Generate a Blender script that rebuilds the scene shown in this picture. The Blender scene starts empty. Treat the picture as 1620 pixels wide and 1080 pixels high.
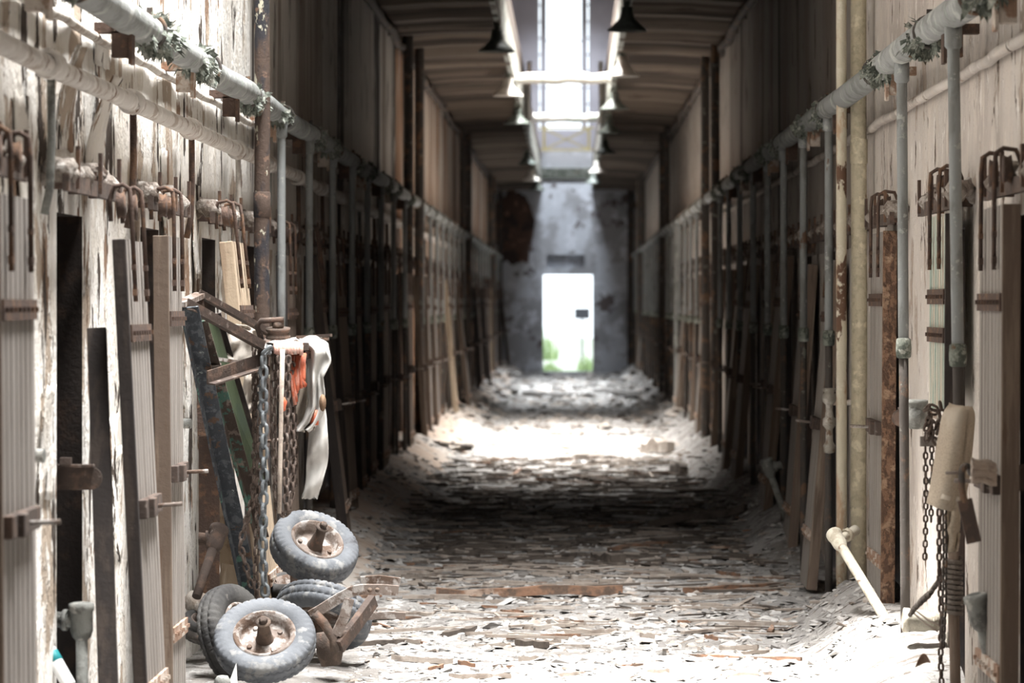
import bpy, math, random
import numpy as np
from mathutils import Vector, Matrix, Euler, noise
random.seed(7)
C = bpy.context.scene.collection
F = 6000.0; VX = 903.0; VY = 478.0; EYE = 1.5
XL, XR = -1.6, 1.45
def P(x, y, Y): return Vector(((x-VX)*Y/F, Y, EYE-(y-VY)*Y/F))
def rnd(a, b): return random.uniform(a, b)

# ------------------------------------------------------------------ materials
def M(name, base, layers=(), rough=.85, metal=0.0, bump=.3, bscale=60, bdist=.01, spec=.3, bstretch=(1,1,1)):
    m = bpy.data.materials.new(name); m.use_nodes = True
    nt = m.node_tree; N = nt.nodes; L = nt.links
    b = N['Principled BSDF']
    b.inputs['Roughness'].default_value = rough; b.inputs['Metallic'].default_value = metal
    b.inputs['Specular IOR Level'].default_value = spec
    tc = N.new('ShaderNodeTexCoord'); oi = N.new('ShaderNodeObjectInfo')
    mul = N.new('ShaderNodeMath'); mul.operation = 'MULTIPLY'; mul.inputs[1].default_value = 41.7
    L.new(oi.outputs['Random'], mul.inputs[0])
    add = N.new('ShaderNodeVectorMath'); add.operation = 'ADD'
    L.new(tc.outputs['Object'], add.inputs[0]); L.new(mul.outputs[0], add.inputs[1])
    def nz(scale, stretch, detail, off=0.0):
        mp = N.new('ShaderNodeMapping'); mp.inputs['Scale'].default_value = stretch
        mp.inputs['Location'].default_value = (off, off*1.7, off*.6)
        L.new(add.outputs[0], mp.inputs[0])
        n = N.new('ShaderNodeTexNoise'); n.inputs['Scale'].default_value = scale
        n.inputs['Detail'].default_value = detail; n.inputs['Roughness'].default_value = .62
        L.new(mp.outputs[0], n.inputs['Vector']); return n.outputs['Fac']
    col = None; h = None
    for i, ly in enumerate(layers):
        c, scale, stretch, t, w = ly[:5]; hh = ly[5] if len(ly) > 5 else 0; det = ly[6] if len(ly) > 6 else 6
        f = nz(scale, stretch, det, 3.1*i+1.3)
        mr = N.new('ShaderNodeMapRange'); mr.interpolation_type = 'SMOOTHSTEP'
        mr.inputs['From Min'].default_value = t-w; mr.inputs['From Max'].default_value = t+w
        L.new(f, mr.inputs['Value'])
        mx = N.new('ShaderNodeMix'); mx.data_type = 'RGBA'
        L.new(mr.outputs[0], mx.inputs['Factor'])
        if col is None: mx.inputs['A'].default_value = (*base, 1)
        else: L.new(col, mx.inputs['A'])
        mx.inputs['B'].default_value = (*c, 1); col = mx.outputs['Result']
        if hh:
            ma = N.new('ShaderNodeMath'); ma.operation = 'MULTIPLY_ADD'; ma.inputs[1].default_value = hh
            L.new(mr.outputs[0], ma.inputs[0])
            if h is not None: L.new(h, ma.inputs[2])
            else: ma.inputs[2].default_value = 0
            h = ma.outputs[0]
    if col is None: b.inputs['Base Color'].default_value = (*base, 1)
    else: L.new(col, b.inputs['Base Color'])
    if bump:
        f = nz(bscale, bstretch, 5, 9.0)
        if h is not None:
            ad = N.new('ShaderNodeMath'); ad.operation = 'ADD'
            L.new(h, ad.inputs[0]); L.new(f, ad.inputs[1]); f = ad.outputs[0]
        bp = N.new('ShaderNodeBump'); bp.inputs['Strength'].default_value = bump; bp.inputs['Distance'].default_value = bdist
        L.new(f, bp.inputs['Height']); L.new(bp.outputs[0], b.inputs['Normal'])
    return m
I3 = (1, 1, 1)
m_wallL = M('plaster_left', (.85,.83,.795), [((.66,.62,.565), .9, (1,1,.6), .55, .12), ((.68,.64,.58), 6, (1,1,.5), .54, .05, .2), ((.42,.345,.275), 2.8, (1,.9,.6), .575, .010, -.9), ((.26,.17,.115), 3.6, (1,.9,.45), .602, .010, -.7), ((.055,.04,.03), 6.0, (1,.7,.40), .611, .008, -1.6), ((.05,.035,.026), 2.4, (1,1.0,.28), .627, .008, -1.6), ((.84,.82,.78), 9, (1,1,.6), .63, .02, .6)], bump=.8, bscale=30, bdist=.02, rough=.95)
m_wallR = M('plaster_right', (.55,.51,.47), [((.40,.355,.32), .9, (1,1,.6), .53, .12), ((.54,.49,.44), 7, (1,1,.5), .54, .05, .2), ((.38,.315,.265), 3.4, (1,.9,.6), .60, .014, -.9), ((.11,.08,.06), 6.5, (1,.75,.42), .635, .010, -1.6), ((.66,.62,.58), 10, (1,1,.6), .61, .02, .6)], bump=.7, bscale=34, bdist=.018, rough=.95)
m_wallFar = M('plaster_far_left', (.76,.68,.60), [((.42,.23,.13), .8, (1,.9,.12), .50, .07), ((.14,.08,.055), .9, (1,1.1,.1), .585, .03), ((.80,.76,.70), 1.5, (1,1,.25), .59, .04)], bump=.4, bscale=20, rough=.95)
m_upR = M('plaster_dark_right', (.36,.325,.295), [((.24,.205,.18), .9, (1,1,.4), .53, .1), ((.10,.075,.06), 5, (1,.75,.4), .62, .012, -1), ((.05,.04,.035), 1.0, (1,.9,.1), .62, .04)], bump=.5, bscale=26, rough=.95)  # darker, streaked plaster for the middle stretch of the upper right wall
m_upL = M('plaster_stained', (.72,.68,.635), [((.36,.30,.255), 1.0, (1,.9,.12), .56, .04), ((.045,.035,.03), .8, (1,.8,.07), .575, .02, -.8), ((.44,.41,.37), 3, (1,1,.5), .6, .05), ((.10,.07,.055), 5, (1,.8,.35), .63, .012, -1)], bump=.5, bscale=24, rough=.95)
m_end = M('plaster_end', (.60,.62,.66), [((.38,.38,.395), 1.3, I3, .52, .06), ((.72,.74,.79), 2.5, I3, .6, .05), ((.15,.125,.12), 1.9, I3, .60, .03, -.5)], bump=.4, bscale=12, rough=.95)
m_brick = M('bare_brick', (.12,.075,.058), [((.06,.045,.04), 2.5, I3, .52, .06), ((.33,.19,.13), 5, I3, .62, .04)], bump=.8, bscale=14, bdist=.03, rough=.95)
m_lav = M('vault_grey', (.30,.295,.325), [((.25,.245,.27), .6, I3, .5, .1)], bump=.1)
m_floor = M('dust_floor', (.38,.365,.35), [((.23,.215,.20), 1.6, I3, .54, .08), ((.16,.14,.125), 8, (1,2.2,1), .59, .03, -.3), ((.48,.47,.455), 14, I3, .58, .03, .5)], bump=.9, bscale=70, bdist=.02, rough=1, spec=.1)
m_sand = M('sand_drift', (.47,.375,.305), [((.50,.46,.42), 1.2, I3, .50, .1), ((.36,.29,.24), 8, I3, .6, .05), ((.24,.19,.16), 16, I3, .66, .03)], bump=.6, bscale=60, bdist=.012, rough=1, spec=.1)
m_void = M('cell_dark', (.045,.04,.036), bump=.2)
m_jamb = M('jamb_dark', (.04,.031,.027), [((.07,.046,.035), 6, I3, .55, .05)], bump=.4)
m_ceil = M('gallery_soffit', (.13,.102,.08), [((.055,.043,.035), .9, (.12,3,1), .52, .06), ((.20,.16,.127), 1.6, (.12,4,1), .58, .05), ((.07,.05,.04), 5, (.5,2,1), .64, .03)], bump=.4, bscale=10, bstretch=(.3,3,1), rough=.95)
m_fascia = M('fascia_pale', (.42,.43,.40), [((.16,.14,.12), 5, (1,.4,1), .54, .05), ((.24,.29,.25), 3, I3, .58, .05)], bump=.4)
m_darkiron = M('dark_iron', (.085,.075,.068), [((.19,.12,.08), 8, I3, .58, .05), ((.22,.22,.19), 14, I3, .64, .03)], bump=.4, rough=.8, metal=.15)
m_grey = M('grey_pipe_paint', (.27,.285,.285), [((.20,.205,.20), 9, (1,1,.4), .55, .06), ((.38,.39,.375), 22, I3, .64, .03), ((.15,.09,.06), 7, (1,1,.5), .68, .02)], bump=.3, bscale=80, rough=.7)
m_lag = M('lagging_grey', (.29,.30,.295), [((.20,.21,.20), 9, (1,.5,1), .54, .08), ((.42,.43,.41), 5, I3, .58, .06), ((.28,.33,.28), 14, I3, .63, .03)], bump=.7, bscale=36, bdist=.015)
m_scurf = M('scurf_green', (.27,.295,.255), [((.12,.135,.115), 18, I3, .50, .06), ((.48,.49,.44), 26, I3, .58, .05), ((.16,.10,.06), 12, I3, .66, .04)], bump=1.0, bscale=60, bdist=.02, rough=1)
m_pale = M('pale_pipe', (.58,.545,.505), [((.40,.34,.29), 9, (1,.7,1), .55, .05), ((.70,.67,.63), 14, I3, .58, .05), ((.20,.12,.08), 7, I3, .635, .02, -.5)], bump=.8, bscale=40, bdist=.012)
m_caked = M('caked_plaster', (.34,.30,.265), [((.20,.165,.14), 16, I3, .52, .06), ((.56,.525,.49), 22, I3, .58, .05), ((.11,.075,.055), 14, I3, .62, .04)], bump=1.0, bscale=60, bdist=.02)
m_rust = M('rust', (.085,.058,.047), [((.155,.092,.06), 14, I3, .56, .05), ((.10,.065,.05), 9, I3, .58, .05), ((.40,.34,.29), 11, I3, .68, .02, .5)], bump=.7, bscale=70, rough=.95)
m_rustpale = M('rust_pale', (.30,.20,.145), [((.50,.44,.385), 8, I3, .52, .04), ((.20,.11,.07), 12, I3, .60, .04)], bump=.8, bscale=50, rough=.95)
m_brown = M('brown_pipe', (.085,.06,.048), [((.032,.032,.038), 5, (1,1,.4), .55, .05), ((.50,.48,.385), 16, (1,1,.5), .63, .015, .6), ((.17,.11,.08), 24, I3, .62, .05)], bump=.5, bscale=60)
m_yellow = M('cream_pipe', (.56,.51,.385), [((.46,.42,.31), 30, I3, .54, .06), ((.22,.11,.055), 7, (1,1,.45), .655, .02, -.7), ((.74,.68,.53), 12, I3, .60, .05)], bump=.6, bscale=90, bdist=.006)
m_yellowrust = M('cream_pipe_chipped', (.57,.53,.42), [((.44,.32,.22), 10, (1,1,.4), .57, .06), ((.13,.075,.05), 7, (1,1,.4), .585, .012, -.7), ((.64,.60,.50), 18, I3, .60, .05)], bump=.6, bscale=90, bdist=.006)
m_wood = M('weathered_board', (.275,.25,.23), [((.19,.168,.15), 3, (1,14,.4), .52, .1), ((.35,.325,.30), 5, (1,18,.3), .58, .06), ((.18,.13,.10), 9, (1,12,.4), .68, .02)], bump=.3, bscale=30, bstretch=(1,10,.3), rough=.9)
m_woodedge = M('brown_edge_board', (.115,.085,.066), [((.17,.13,.10), 4, (8,8,.5), .54, .08), ((.11,.075,.055), 9, (6,6,.5), .62, .04)], bump=.3, bscale=30)
m_darkedge = M('dark_edge_board', (.034,.028,.026), [((.06,.047,.04), 5, (4,4,.5), .55, .08)], bump=.3, bscale=40)
m_woodtan = M('tan_board', (.42,.335,.245), [((.30,.225,.16), 4, (8,14,.5), .55, .08), ((.50,.42,.33), 5, (6,12,.4), .60, .06)], bump=.3, bscale=30)
m_woodbrown = M('brown_board', (.19,.145,.115), [((.12,.09,.07), 4, (8,14,.5), .55, .08), ((.25,.205,.165), 5, (6,12,.4), .60, .06)], bump=.3, bscale=30)
m_orangeedge = M('rotted_edge', (.21,.125,.08), [((.10,.06,.042), 12, (4,4,2), .50, .06), ((.33,.225,.155), 14, I3, .58, .05)], bump=1.0, bscale=40, bdist=.02)
m_greenwood = M('green_painted_board', (.36,.40,.345), [((.50,.43,.345), 3, (1,10,.4), .52, .04), ((.14,.27,.235), 4, (1,6,.5), .60, .03)], bump=.4, bscale=40)
m_lath = M('old_lath', (.12,.10,.085), [((.065,.053,.046), 3, (3,3,3), .55, .1), ((.24,.205,.175), 6, I3, .62, .05)], bump=.4, bscale=40)
m_lathpale = M('grey_lath', (.36,.315,.275), [((.24,.2,.17), 3, (3,3,3), .55, .1), ((.48,.44,.4), 6, I3, .6, .06)], bump=.4, bscale=40)
m_lathred = M('red_brown_timber', (.25,.145,.095), [((.12,.085,.065), 4, (3,3,3), .52, .08), ((.40,.31,.25), 6, I3, .62, .05)], bump=.5, bscale=40)
m_chip = M('plaster_chip', (.46,.45,.435), [((.32,.305,.29), 6, I3, .55, .08)], bump=.3)
m_chipgrey = M('grey_chip', (.24,.23,.22), [((.15,.14,.132), 6, I3, .55, .08)], bump=.3)
m_tyre = M('tyre_rubber', (.095,.102,.113), [((.15,.16,.175), 4, I3, .50, .12), ((.21,.212,.21), 12, I3, .58, .05), ((.055,.055,.06), 6, I3, .63, .05)], bump=.25, bscale=70, rough=.8)
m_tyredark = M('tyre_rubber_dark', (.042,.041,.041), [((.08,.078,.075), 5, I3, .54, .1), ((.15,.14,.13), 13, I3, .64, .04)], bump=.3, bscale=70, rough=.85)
m_rim = M('rusty_rim', (.19,.155,.135), [((.105,.07,.052), 10, I3, .53, .05), ((.36,.335,.315), 16, I3, .56, .05)], bump=.5, bscale=60, rough=.9)
m_hub = M('rusty_hub', (.085,.065,.054), [((.14,.103,.08), 10, I3, .55, .06), ((.15,.095,.07), 14, I3, .6, .05)], bump=.5, bscale=70, rough=.9)
m_slate = M('slate_painted_steel', (.05,.056,.066), [((.10,.112,.122), 24, I3, .54, .04), ((.10,.20,.165), 9, I3, .63, .015), ((.11,.07,.05), 13, I3, .62, .02), ((.26,.29,.285), 34, I3, .67, .02)], bump=.6, bscale=60)
m_steelbrown = M('rusted_angle_steel', (.072,.054,.046), [((.12,.082,.064), 16, I3, .55, .06), ((.20,.17,.15), 22, I3, .64, .04)], bump=.4, bscale=70)
m_steelgreen = M('brown_green_steel', (.075,.055,.045), [((.075,.15,.12), 12, I3, .53, .02), ((.20,.16,.135), 22, I3, .6, .04)], bump=.5, bscale=60)
m_greenpanel = M('green_panel_paint', (.030,.044,.020), [((.042,.06,.03), 8, (1,1,.4), .54, .08), ((.022,.034,.02), 4, I3, .6, .06)], bump=.2, bscale=40, rough=.7)
m_chain = M('galvanised_chain', (.15,.165,.175), [((.085,.092,.10), 20, I3, .55, .06), ((.26,.275,.285), 30, I3, .62, .04)], bump=.3, rough=.65, metal=.2)
m_chainrust = M('rusted_chain', (.11,.082,.068), [((.065,.048,.04), 24, I3, .55, .06), ((.22,.185,.165), 30, I3, .60, .05)], bump=.4, rough=.85)
m_cloth = M('off_white_cloth', (.43,.418,.398), [((.36,.34,.315), 5, I3, .57, .08), ((.40,.355,.31), 9, I3, .66, .04)], bump=.3, bscale=200, bdist=.003, rough=1, spec=.05)
m_clothdirty = M('dirty_cloth', (.46,.42,.375), [((.34,.30,.26), 7, I3, .55, .08), ((.32,.205,.12), 8, I3, .67, .03)], bump=.3, bscale=160, bdist=.004, rough=1, spec=.05)
m_patch = M('brown_patch', (.19,.12,.075))
m_orange = M('orange_rope', (.46,.115,.06), [((.52,.24,.18), 12, I3, .54, .06)], bump=.3, bscale=160)
m_pinkrope = M('faded_rope', (.60,.35,.29), [((.62,.52,.47), 14, I3, .54, .06)], bump=.3, bscale=160)
m_rope = M('grey_rope', (.48,.41,.35), [((.36,.30,.26), 30, I3, .55, .06)], bump=.4, bscale=150)
m_ropedark = M('dark_rope', (.19,.165,.145), [((.30,.27,.24), 40, I3, .58, .06)], bump=.6, bscale=150)
m_towel = M('terry_towel', (.66,.57,.455), [((.56,.47,.365), 90, (1,1,1.8), .54, .08), ((.72,.64,.53), 6, I3, .56, .08)], bump=1.0, bscale=260, bdist=.008, rough=1, spec=.03)
m_towelband = M('towel_band', (.72,.65,.55), bump=.3, bscale=300, bdist=.003, rough=1)
m_brass = M('old_brass', (.34,.32,.28), [((.52,.50,.46), 16, I3, .54, .06), ((.20,.14,.10), 22, I3, .60, .05)], bump=.4, rough=.55, metal=.4)
m_valve = M('dusty_fitting', (.23,.235,.22), [((.14,.14,.13), 14, I3, .54, .06), ((.40,.39,.36), 18, I3, .61, .05)], bump=.5, bscale=70)
m_valvewhite = M('cream_fitting', (.52,.49,.41), [((.38,.34,.27), 14, I3, .54, .06), ((.20,.13,.09), 18, I3, .64, .03)], bump=.5, bscale=70)
m_white = M('white_plastic', (.75,.76,.76), bump=0, rough=.5)
m_teal = M('teal_plastic', (.02,.22,.24), bump=0, rough=.5)
m_black = M('black_nozzle', (.02,.02,.02), bump=0, rough=.5)
m_lampdark = M('lamp_enamel', (.085,.10,.09), [((.17,.19,.175), 9, I3, .56, .06)], bump=.2, rough=.5)
m_lampwhite = M('lamp_enamel_white', (.55,.53,.49), [((.34,.27,.2), 9, I3, .62, .05)], bump=.2, rough=.6)
m_beam = M('white_flaking_pipe', (.78,.76,.70), [((.52,.56,.49), 5, I3, .58, .05), ((.3,.2,.14), 7, I3, .68, .03)], bump=.8, bscale=18, bdist=.03)
m_rail = M('yellow_rail', (.40,.34,.16), bump=.2)
m_grass = M('grass', (.30,.42,.18), [((.40,.50,.26), 3, I3, .5, .1)], bump=0)
m_ground = M('yard', (.62,.64,.55), [((.30,.42,.18), .5, I3, .58, .06)], bump=0)
m_sign = M('sign_dark', (.05,.05,.06), bump=0)

# ------------------------------------------------------------------ mesh builder
class MB:
    def __init__(s): s.v = []; s.f = []; s.mi = []; s.sm = []
    def add(s, v, f, mi=0, sm=False):
        o = len(s.v); s.v += [tuple(p) for p in v]
        for q in f: s.f.append(tuple(i+o for i in q)); s.mi.append(mi); s.sm.append(sm)
        return s
    def box(s, c, d, R=None, mi=0):
        c = Vector(c); x, y, z = d[0]/2, d[1]/2, d[2]/2
        v = [Vector((a*x, b*y, e*z)) for a in (-1,1) for b in (-1,1) for e in (-1,1)]
        if R is not None: v = [R @ p for p in v]
        return s.add([p+c for p in v], [(0,1,3,2),(4,6,7,5),(0,4,5,1),(2,3,7,6),(0,2,6,4),(1,5,7,3)], mi)
    def bar(s, a, b, w, t, up=(0,0,1), mi=0):
        """rectangular bar from a to b, w across, t along 'up'"""
        a = Vector(a); b = Vector(b); d = (b-a).normalized(); u = Vector(up); sd = d.cross(u).normalized(); u = sd.cross(d).normalized()
        v = [p+sd*(i*w/2)+u*(j*t/2) for p in (a, b) for i, j in ((-1,-1),(1,-1),(1,1),(-1,1))]
        return s.add(v, [(3,2,1,0),(4,5,6,7),(0,1,5,4),(1,2,6,5),(2,3,7,6),(3,0,4,7)], mi)
    def tube(s, pts, r, n=10, mi=0, sx=1.0, cap=True, closed=False):
        pts = [Vector(p) for p in pts]; k = len(pts)
        rs = r if isinstance(r, (list, tuple)) else [r]*k
        v = []; f = []; prev = None
        for i, p in enumerate(pts):
            if closed: d = (pts[(i+1) % k]-pts[i-1]).normalized()
            else: d = (pts[min(i+1, k-1)]-pts[max(i-1, 0)]).normalized()
            if prev is None:
                a = Vector((0,0,1)) if abs(d.z) < .9 else Vector((1,0,0))
                u = d.cross(a).normalized()
            else: u = (prev-d*prev.dot(d)).normalized()
            prev = u; w = d.cross(u)
            for j in range(n):
                t = 2*math.pi*j/n; v.append(p+(u*math.cos(t)*sx+w*math.sin(t))*rs[i])
        for i in range(k if closed else k-1):
            i2 = (i+1) % k
            for j in range(n):
                f.append((i*n+j, i*n+(j+1) % n, i2*n+(j+1) % n, i2*n+j))
        s.add(v, f, mi, True)
        if cap and not closed:
            o = len(s.v)-k*n
            s.f.append(tuple(o+j for j in reversed(range(n)))); s.mi.append(mi); s.sm.append(False)
            s.f.append(tuple(o+(k-1)*n+j for j in range(n))); s.mi.append(mi); s.sm.append(False)
        return s
    def lathe(s, prof, n=24, T=None, mi=0, fn=None, close=False, smooth=True):
        T = T or Matrix.Identity(4); v = []; f = []; k = len(prof)
        for i, (r, z) in enumerate(prof):
            for j in range(n):
                rr, zz = (r, z) if fn is None else fn(i, j, r, z)
                t = 2*math.pi*j/n; v.append(T @ Vector((rr*math.cos(t), rr*math.sin(t), zz)))
        for i in range(k if close else k-1):
            i2 = (i+1) % k
            for j in range(n): f.append((i*n+j, i*n+(j+1) % n, i2*n+(j+1) % n, i2*n+j))
        s.add(v, f, mi, smooth); return s
    def sheet(s, fn, nu, nv, mi=0, th=.004):
        p = [[Vector(fn(i/nu, j/nv)) for i in range(nu+1)] for j in range(nv+1)]
        v = []; f = []; n = (nu+1)*(nv+1)
        for side in (1, -1):
            for j in range(nv+1):
                for i in range(nu+1):
                    a = p[j][min(i+1, nu)]-p[j][max(i-1, 0)]; b = p[min(j+1, nv)][i]-p[max(j-1, 0)][i]
                    nn = a.cross(b); nn = nn.normalized() if nn.length > 1e-9 else Vector((0,1,0))
                    v.append(p[j][i]+nn*side*th/2)
        q = lambda i, j: j*(nu+1)+i
        for j in range(nv):
            for i in range(nu):
                a = (q(i,j), q(i+1,j), q(i+1,j+1), q(i,j+1)); f.append(a); f.append(tuple(n+t for t in reversed(a)))
        for i in range(nu):
            f.append((q(i+1,0), q(i,0), n+q(i,0), n+q(i+1,0))); f.append((q(i,nv), q(i+1,nv), n+q(i+1,nv), n+q(i,nv)))
        for j in range(nv):
            f.append((q(0,j), q(0,j+1), n+q(0,j+1), n+q(0,j))); f.append((q(nu,j+1), q(nu,j), n+q(nu,j), n+q(nu,j+1)))
        s.add(v, f, mi, True); return s
    def build(s, name, mats, parent=None, loc=None, bevel=0, world=False):
        """world=True: vertices are world coordinates, shifted to the parent's (or own) origin"""
        org = None
        if world:
            if parent is not None:
                q = parent; org = Vector((0,0,0))
                while q is not None: org += q.location; q = q.parent
            else: org = Vector(loc) if loc is not None else Vector(s.v[0])
            v = [tuple(Vector(p)-org) for p in s.v]
        else: v = s.v
        me = bpy.data.meshes.new(name); me.from_pydata(v, [], s.f)
        for m in (mats if isinstance(mats, (list, tuple)) else [mats]): me.materials.append(m)
        me.polygons.foreach_set('material_index', s.mi); me.polygons.foreach_set('use_smooth', s.sm); me.update()
        o = bpy.data.objects.new(name, me); C.objects.link(o)
        if parent is not None: o.parent = parent
        elif world: o.location = org
        elif loc is not None: o.location = loc
        if bevel:
            b = o.modifiers.new('bevel', 'BEVEL'); b.width = bevel; b.segments = 2; b.limit_method = 'ANGLE'
        return o
def tag(o, label, cat, group=None, kind=None):
    o['label'] = label; o['category'] = cat
    if group: o['group'] = group
    if kind: o['kind'] = kind
    return o
def thing(name, label, cat, loc=(0,0,0), group=None, rot=None):
    o = bpy.data.objects.new(name, None); C.objects.link(o); o.location = loc; o.empty_display_size = .05
    if rot is not None: o.rotation_euler = rot
    return tag(o, label, cat, group)
def struct(o): o['kind'] = 'structure'; return o
def copy_tree(o, parent=None):
    c = o.copy(); C.objects.link(c); c.parent = parent
    for ch in list(o.children): copy_tree(ch, c)
    return c
def arc(n, f): return [f(i/n) for i in range(n+1)]
def bez(a, b, c, d, n=10):
    a, b, c, d = map(Vector, (a, b, c, d))
    return [a*(1-t)**3+b*3*t*(1-t)**2+c*3*t*t*(1-t)+d*t**3 for t in [i/n for i in range(n+1)]]
def smooth(a, b, x):
    t = min(1, max(0, (x-a)/(b-a))); return t*t*(3-2*t)
ORD = ['first','second','third','fourth','fifth','sixth','seventh','eighth','ninth','tenth','eleventh','twelfth']

# ------------------------------------------------------------------ camera
cam = bpy.data.cameras.new('camera'); co = bpy.data.objects.new('camera', cam); C.objects.link(co)
co.location = (0, 0, EYE); co.rotation_euler = (math.pi/2, 0, 0)
cam.sensor_width = 36; cam.lens = F/1620*36; cam.shift_x = (810-VX)/1620; cam.shift_y = -(540-VY)/1620
cam.clip_end = 400; cam.dof.use_dof = True; cam.dof.focus_distance = 15.6; cam.dof.aperture_fstop = 5.0
bpy.context.scene.camera = co

# ------------------------------------------------------------------ setting
Y0, Y1 = -3.0, 80.4
def floor_z(x, y):
    n = noise.noise(Vector((x*2.1, y*1.3, 0)))*.025+noise.noise(Vector((x*7, y*6, 3)))*.012
    kl = .22*smooth(18.5, 22, y)*(1+.35*noise.noise(Vector((0, y*.5, 7))))+.03
    kr = (.20*smooth(13, 15, y)*(1-smooth(17.6, 18.8, y))+.22*smooth(21.3, 23, y))*(1+.4*noise.noise(Vector((5, y*.5, 2))))
    wl = .58+.14*noise.noise(Vector((2, y*.4, 1)))
    z = kl*smooth(XL+wl+.18, XL+.1, x)+kr*smooth(XR-.52, XR-.1, x)
    far = smooth(60, 78, y)*.02
    return z+n-.01+far*noise.noise(Vector((x*3, y, 9)))*2
rows = []; y = Y0
while y < Y1:
    rows.append(y); y += 1.0 if y < 9 else .035*(1+max(0, y-16)*.09)
rows.append(Y1+.3)
xs = np.linspace(XL-.02, XR+.02, 96)
fb = MB(); vv = []; ff = []; nx = len(xs)
for y in rows:
    for x in xs:
        d = noise.noise(Vector((x*22, y*15, 0)))*.007 if y > 9 else 0
        vv.append((x, y, floor_z(x, y)+d))
fb.add(vv, [(j*nx+i, j*nx+i+1, (j+1)*nx+i+1, (j+1)*nx+i) for j in range(len(rows)-1) for i in range(nx-1)], 0, True)
for k, q in enumerate(fb.f):
    c = fb.v[q[0]]
    s_ = -1.12+.16*noise.noise(Vector((3, c[1]*.9, 1)))+.1*noise.noise(Vector((c[0]*6, c[1]*4, 5)))
    if c[1] > 17.5 and c[0] < s_: fb.mi[k] = 1
struct(fb.build('floor', [m_floor, m_sand]))

PER = 2.06
L_open = [7.5, 9.65, 11.8, 14.1, 16.45]; y = 18.6
while y < 79: L_open.append(y); y += PER
R_open = [7.5, 9.5, 11.62, 13.95, 16.6, 18.7]; y = 20.75
while y < 79: R_open.append(y); y += PER
OW, OH = .62, 1.78
def side_wall(name, X, sgn, opens, m_low, m_up, m_upfar):
    """wall with a doorway per cell; sgn=+1: wall faces +x (left wall)"""
    T = .38; b = MB()
    xb = X-sgn*T
    def quad(pts, mi): b.add(pts, [(0,1,2,3)] if sgn > 0 else [(3,2,1,0)], mi)
    ys = [Y0]+[t for o in opens for t in (o, o+OW)]+[Y1+.2]
    for i in range(0, len(ys)-1, 2):      # piers
        a, c = ys[i], ys[i+1]
        mi = 0 if a < 33 else 2
        quad([(X,a,-.3),(X,c,-.3),(X,c,OH),(X,a,OH)], mi)
    for o in opens:
        a, c = o, o+OW
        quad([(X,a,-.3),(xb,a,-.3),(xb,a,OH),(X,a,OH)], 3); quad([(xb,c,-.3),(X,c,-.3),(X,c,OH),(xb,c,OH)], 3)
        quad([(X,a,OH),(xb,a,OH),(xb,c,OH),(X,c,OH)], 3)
    for a, c, mi in ((Y0, 18.9, 0), (18.9, 34.6, 1), (34.6, Y1+.2, 2)):
        quad([(X,a,OH),(X,c,OH),(X,c,8.0),(X,a,8.0)], mi)
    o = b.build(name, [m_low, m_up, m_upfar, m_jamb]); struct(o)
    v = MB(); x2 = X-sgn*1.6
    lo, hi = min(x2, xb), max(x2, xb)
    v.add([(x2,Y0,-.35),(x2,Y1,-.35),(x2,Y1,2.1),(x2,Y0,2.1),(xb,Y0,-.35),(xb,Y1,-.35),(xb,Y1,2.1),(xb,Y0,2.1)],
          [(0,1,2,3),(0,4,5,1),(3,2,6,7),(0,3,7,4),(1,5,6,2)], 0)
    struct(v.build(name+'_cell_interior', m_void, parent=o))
    return o
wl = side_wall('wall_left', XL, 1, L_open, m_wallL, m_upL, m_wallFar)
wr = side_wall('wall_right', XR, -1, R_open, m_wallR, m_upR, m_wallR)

# end wall with doorway, blind recess and tall upper window
YE = Y1
b = MB()
dx0, dx1, dz1 = (859-VX)*YE/F, (938-VX)*YE/F, EYE-(434-VY)*YE/F
wx0, wx1, wz0 = (864-VX)*YE/F, (920-VX)*YE/F, EYE-(205-VY)*YE/F
rx0, rx1, rz0, rz1 = (865-VX)*YE/F, (925-VX)*YE/F, EYE-(424-VY)*YE/F, EYE-(403-VY)*YE/F
def wbox(x0, x1, z0, z1, y0=YE, t=.5, mi=0): b.box(((x0+x1)/2, y0+t/2, (z0+z1)/2), (x1-x0, t, z1-z0), mi=mi)
wbox(XL-.4, dx0, -.4, dz1); wbox(dx1, XR+.4, -.4, dz1)
wbox(XL-.4, XR+.4, dz1, rz0); wbox(XL-.4, rx0, rz0, rz1); wbox(rx1, XR+.4, rz0, rz1); wbox(rx0, rx1, rz0, rz1, YE+.14, .36)
wbox(XL-.4, XR+.4, rz1, 4.3)
wbox(XL-.4, XR+.4, 4.3, wz0, mi=1); wbox(XL-.4, wx0-.18, wz0, 8.1, mi=1); wbox(wx1+.18, XR+.4, wz0, 8.1, mi=1)
we = struct(b.build('wall_end', [m_end, m_lav]))
# the ragged bare-brick patch and the thin shoulder columns on the end wall
bp = MB(); pts = []
for i in range(40):
    t = i/40*2*math.pi; r = 1+.28*noise.noise(Vector((math.cos(t)*2, math.sin(t)*2, 4)))+.12*noise.noise(Vector((math.cos(t)*6, math.sin(t)*6, 1)))
    pts.append((-1.22+.45*r*math.cos(t), YE-.012, 3.1+.82*r*math.sin(t)))
bp.add([(-1.22, YE-.02, 3.1)]+pts, [(0, 1+(i+1) % 40, 1+i) for i in range(40)])
struct(bp.build('wall_end_bare_brick', m_brick, parent=we))
for i, x in enumerate((-1.5, 1.27)):
    struct(MB().box((x, YE-.07, 1.9), (.14 if i else .1, .14, 4.1)).build('trim_%d' % (1+i), m_darkiron))
struct(MB().box(((dx0+dx1)/2, YE+.25, -.02), (dx1-dx0, .6, .1)).build('trim_3', m_end))
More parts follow.
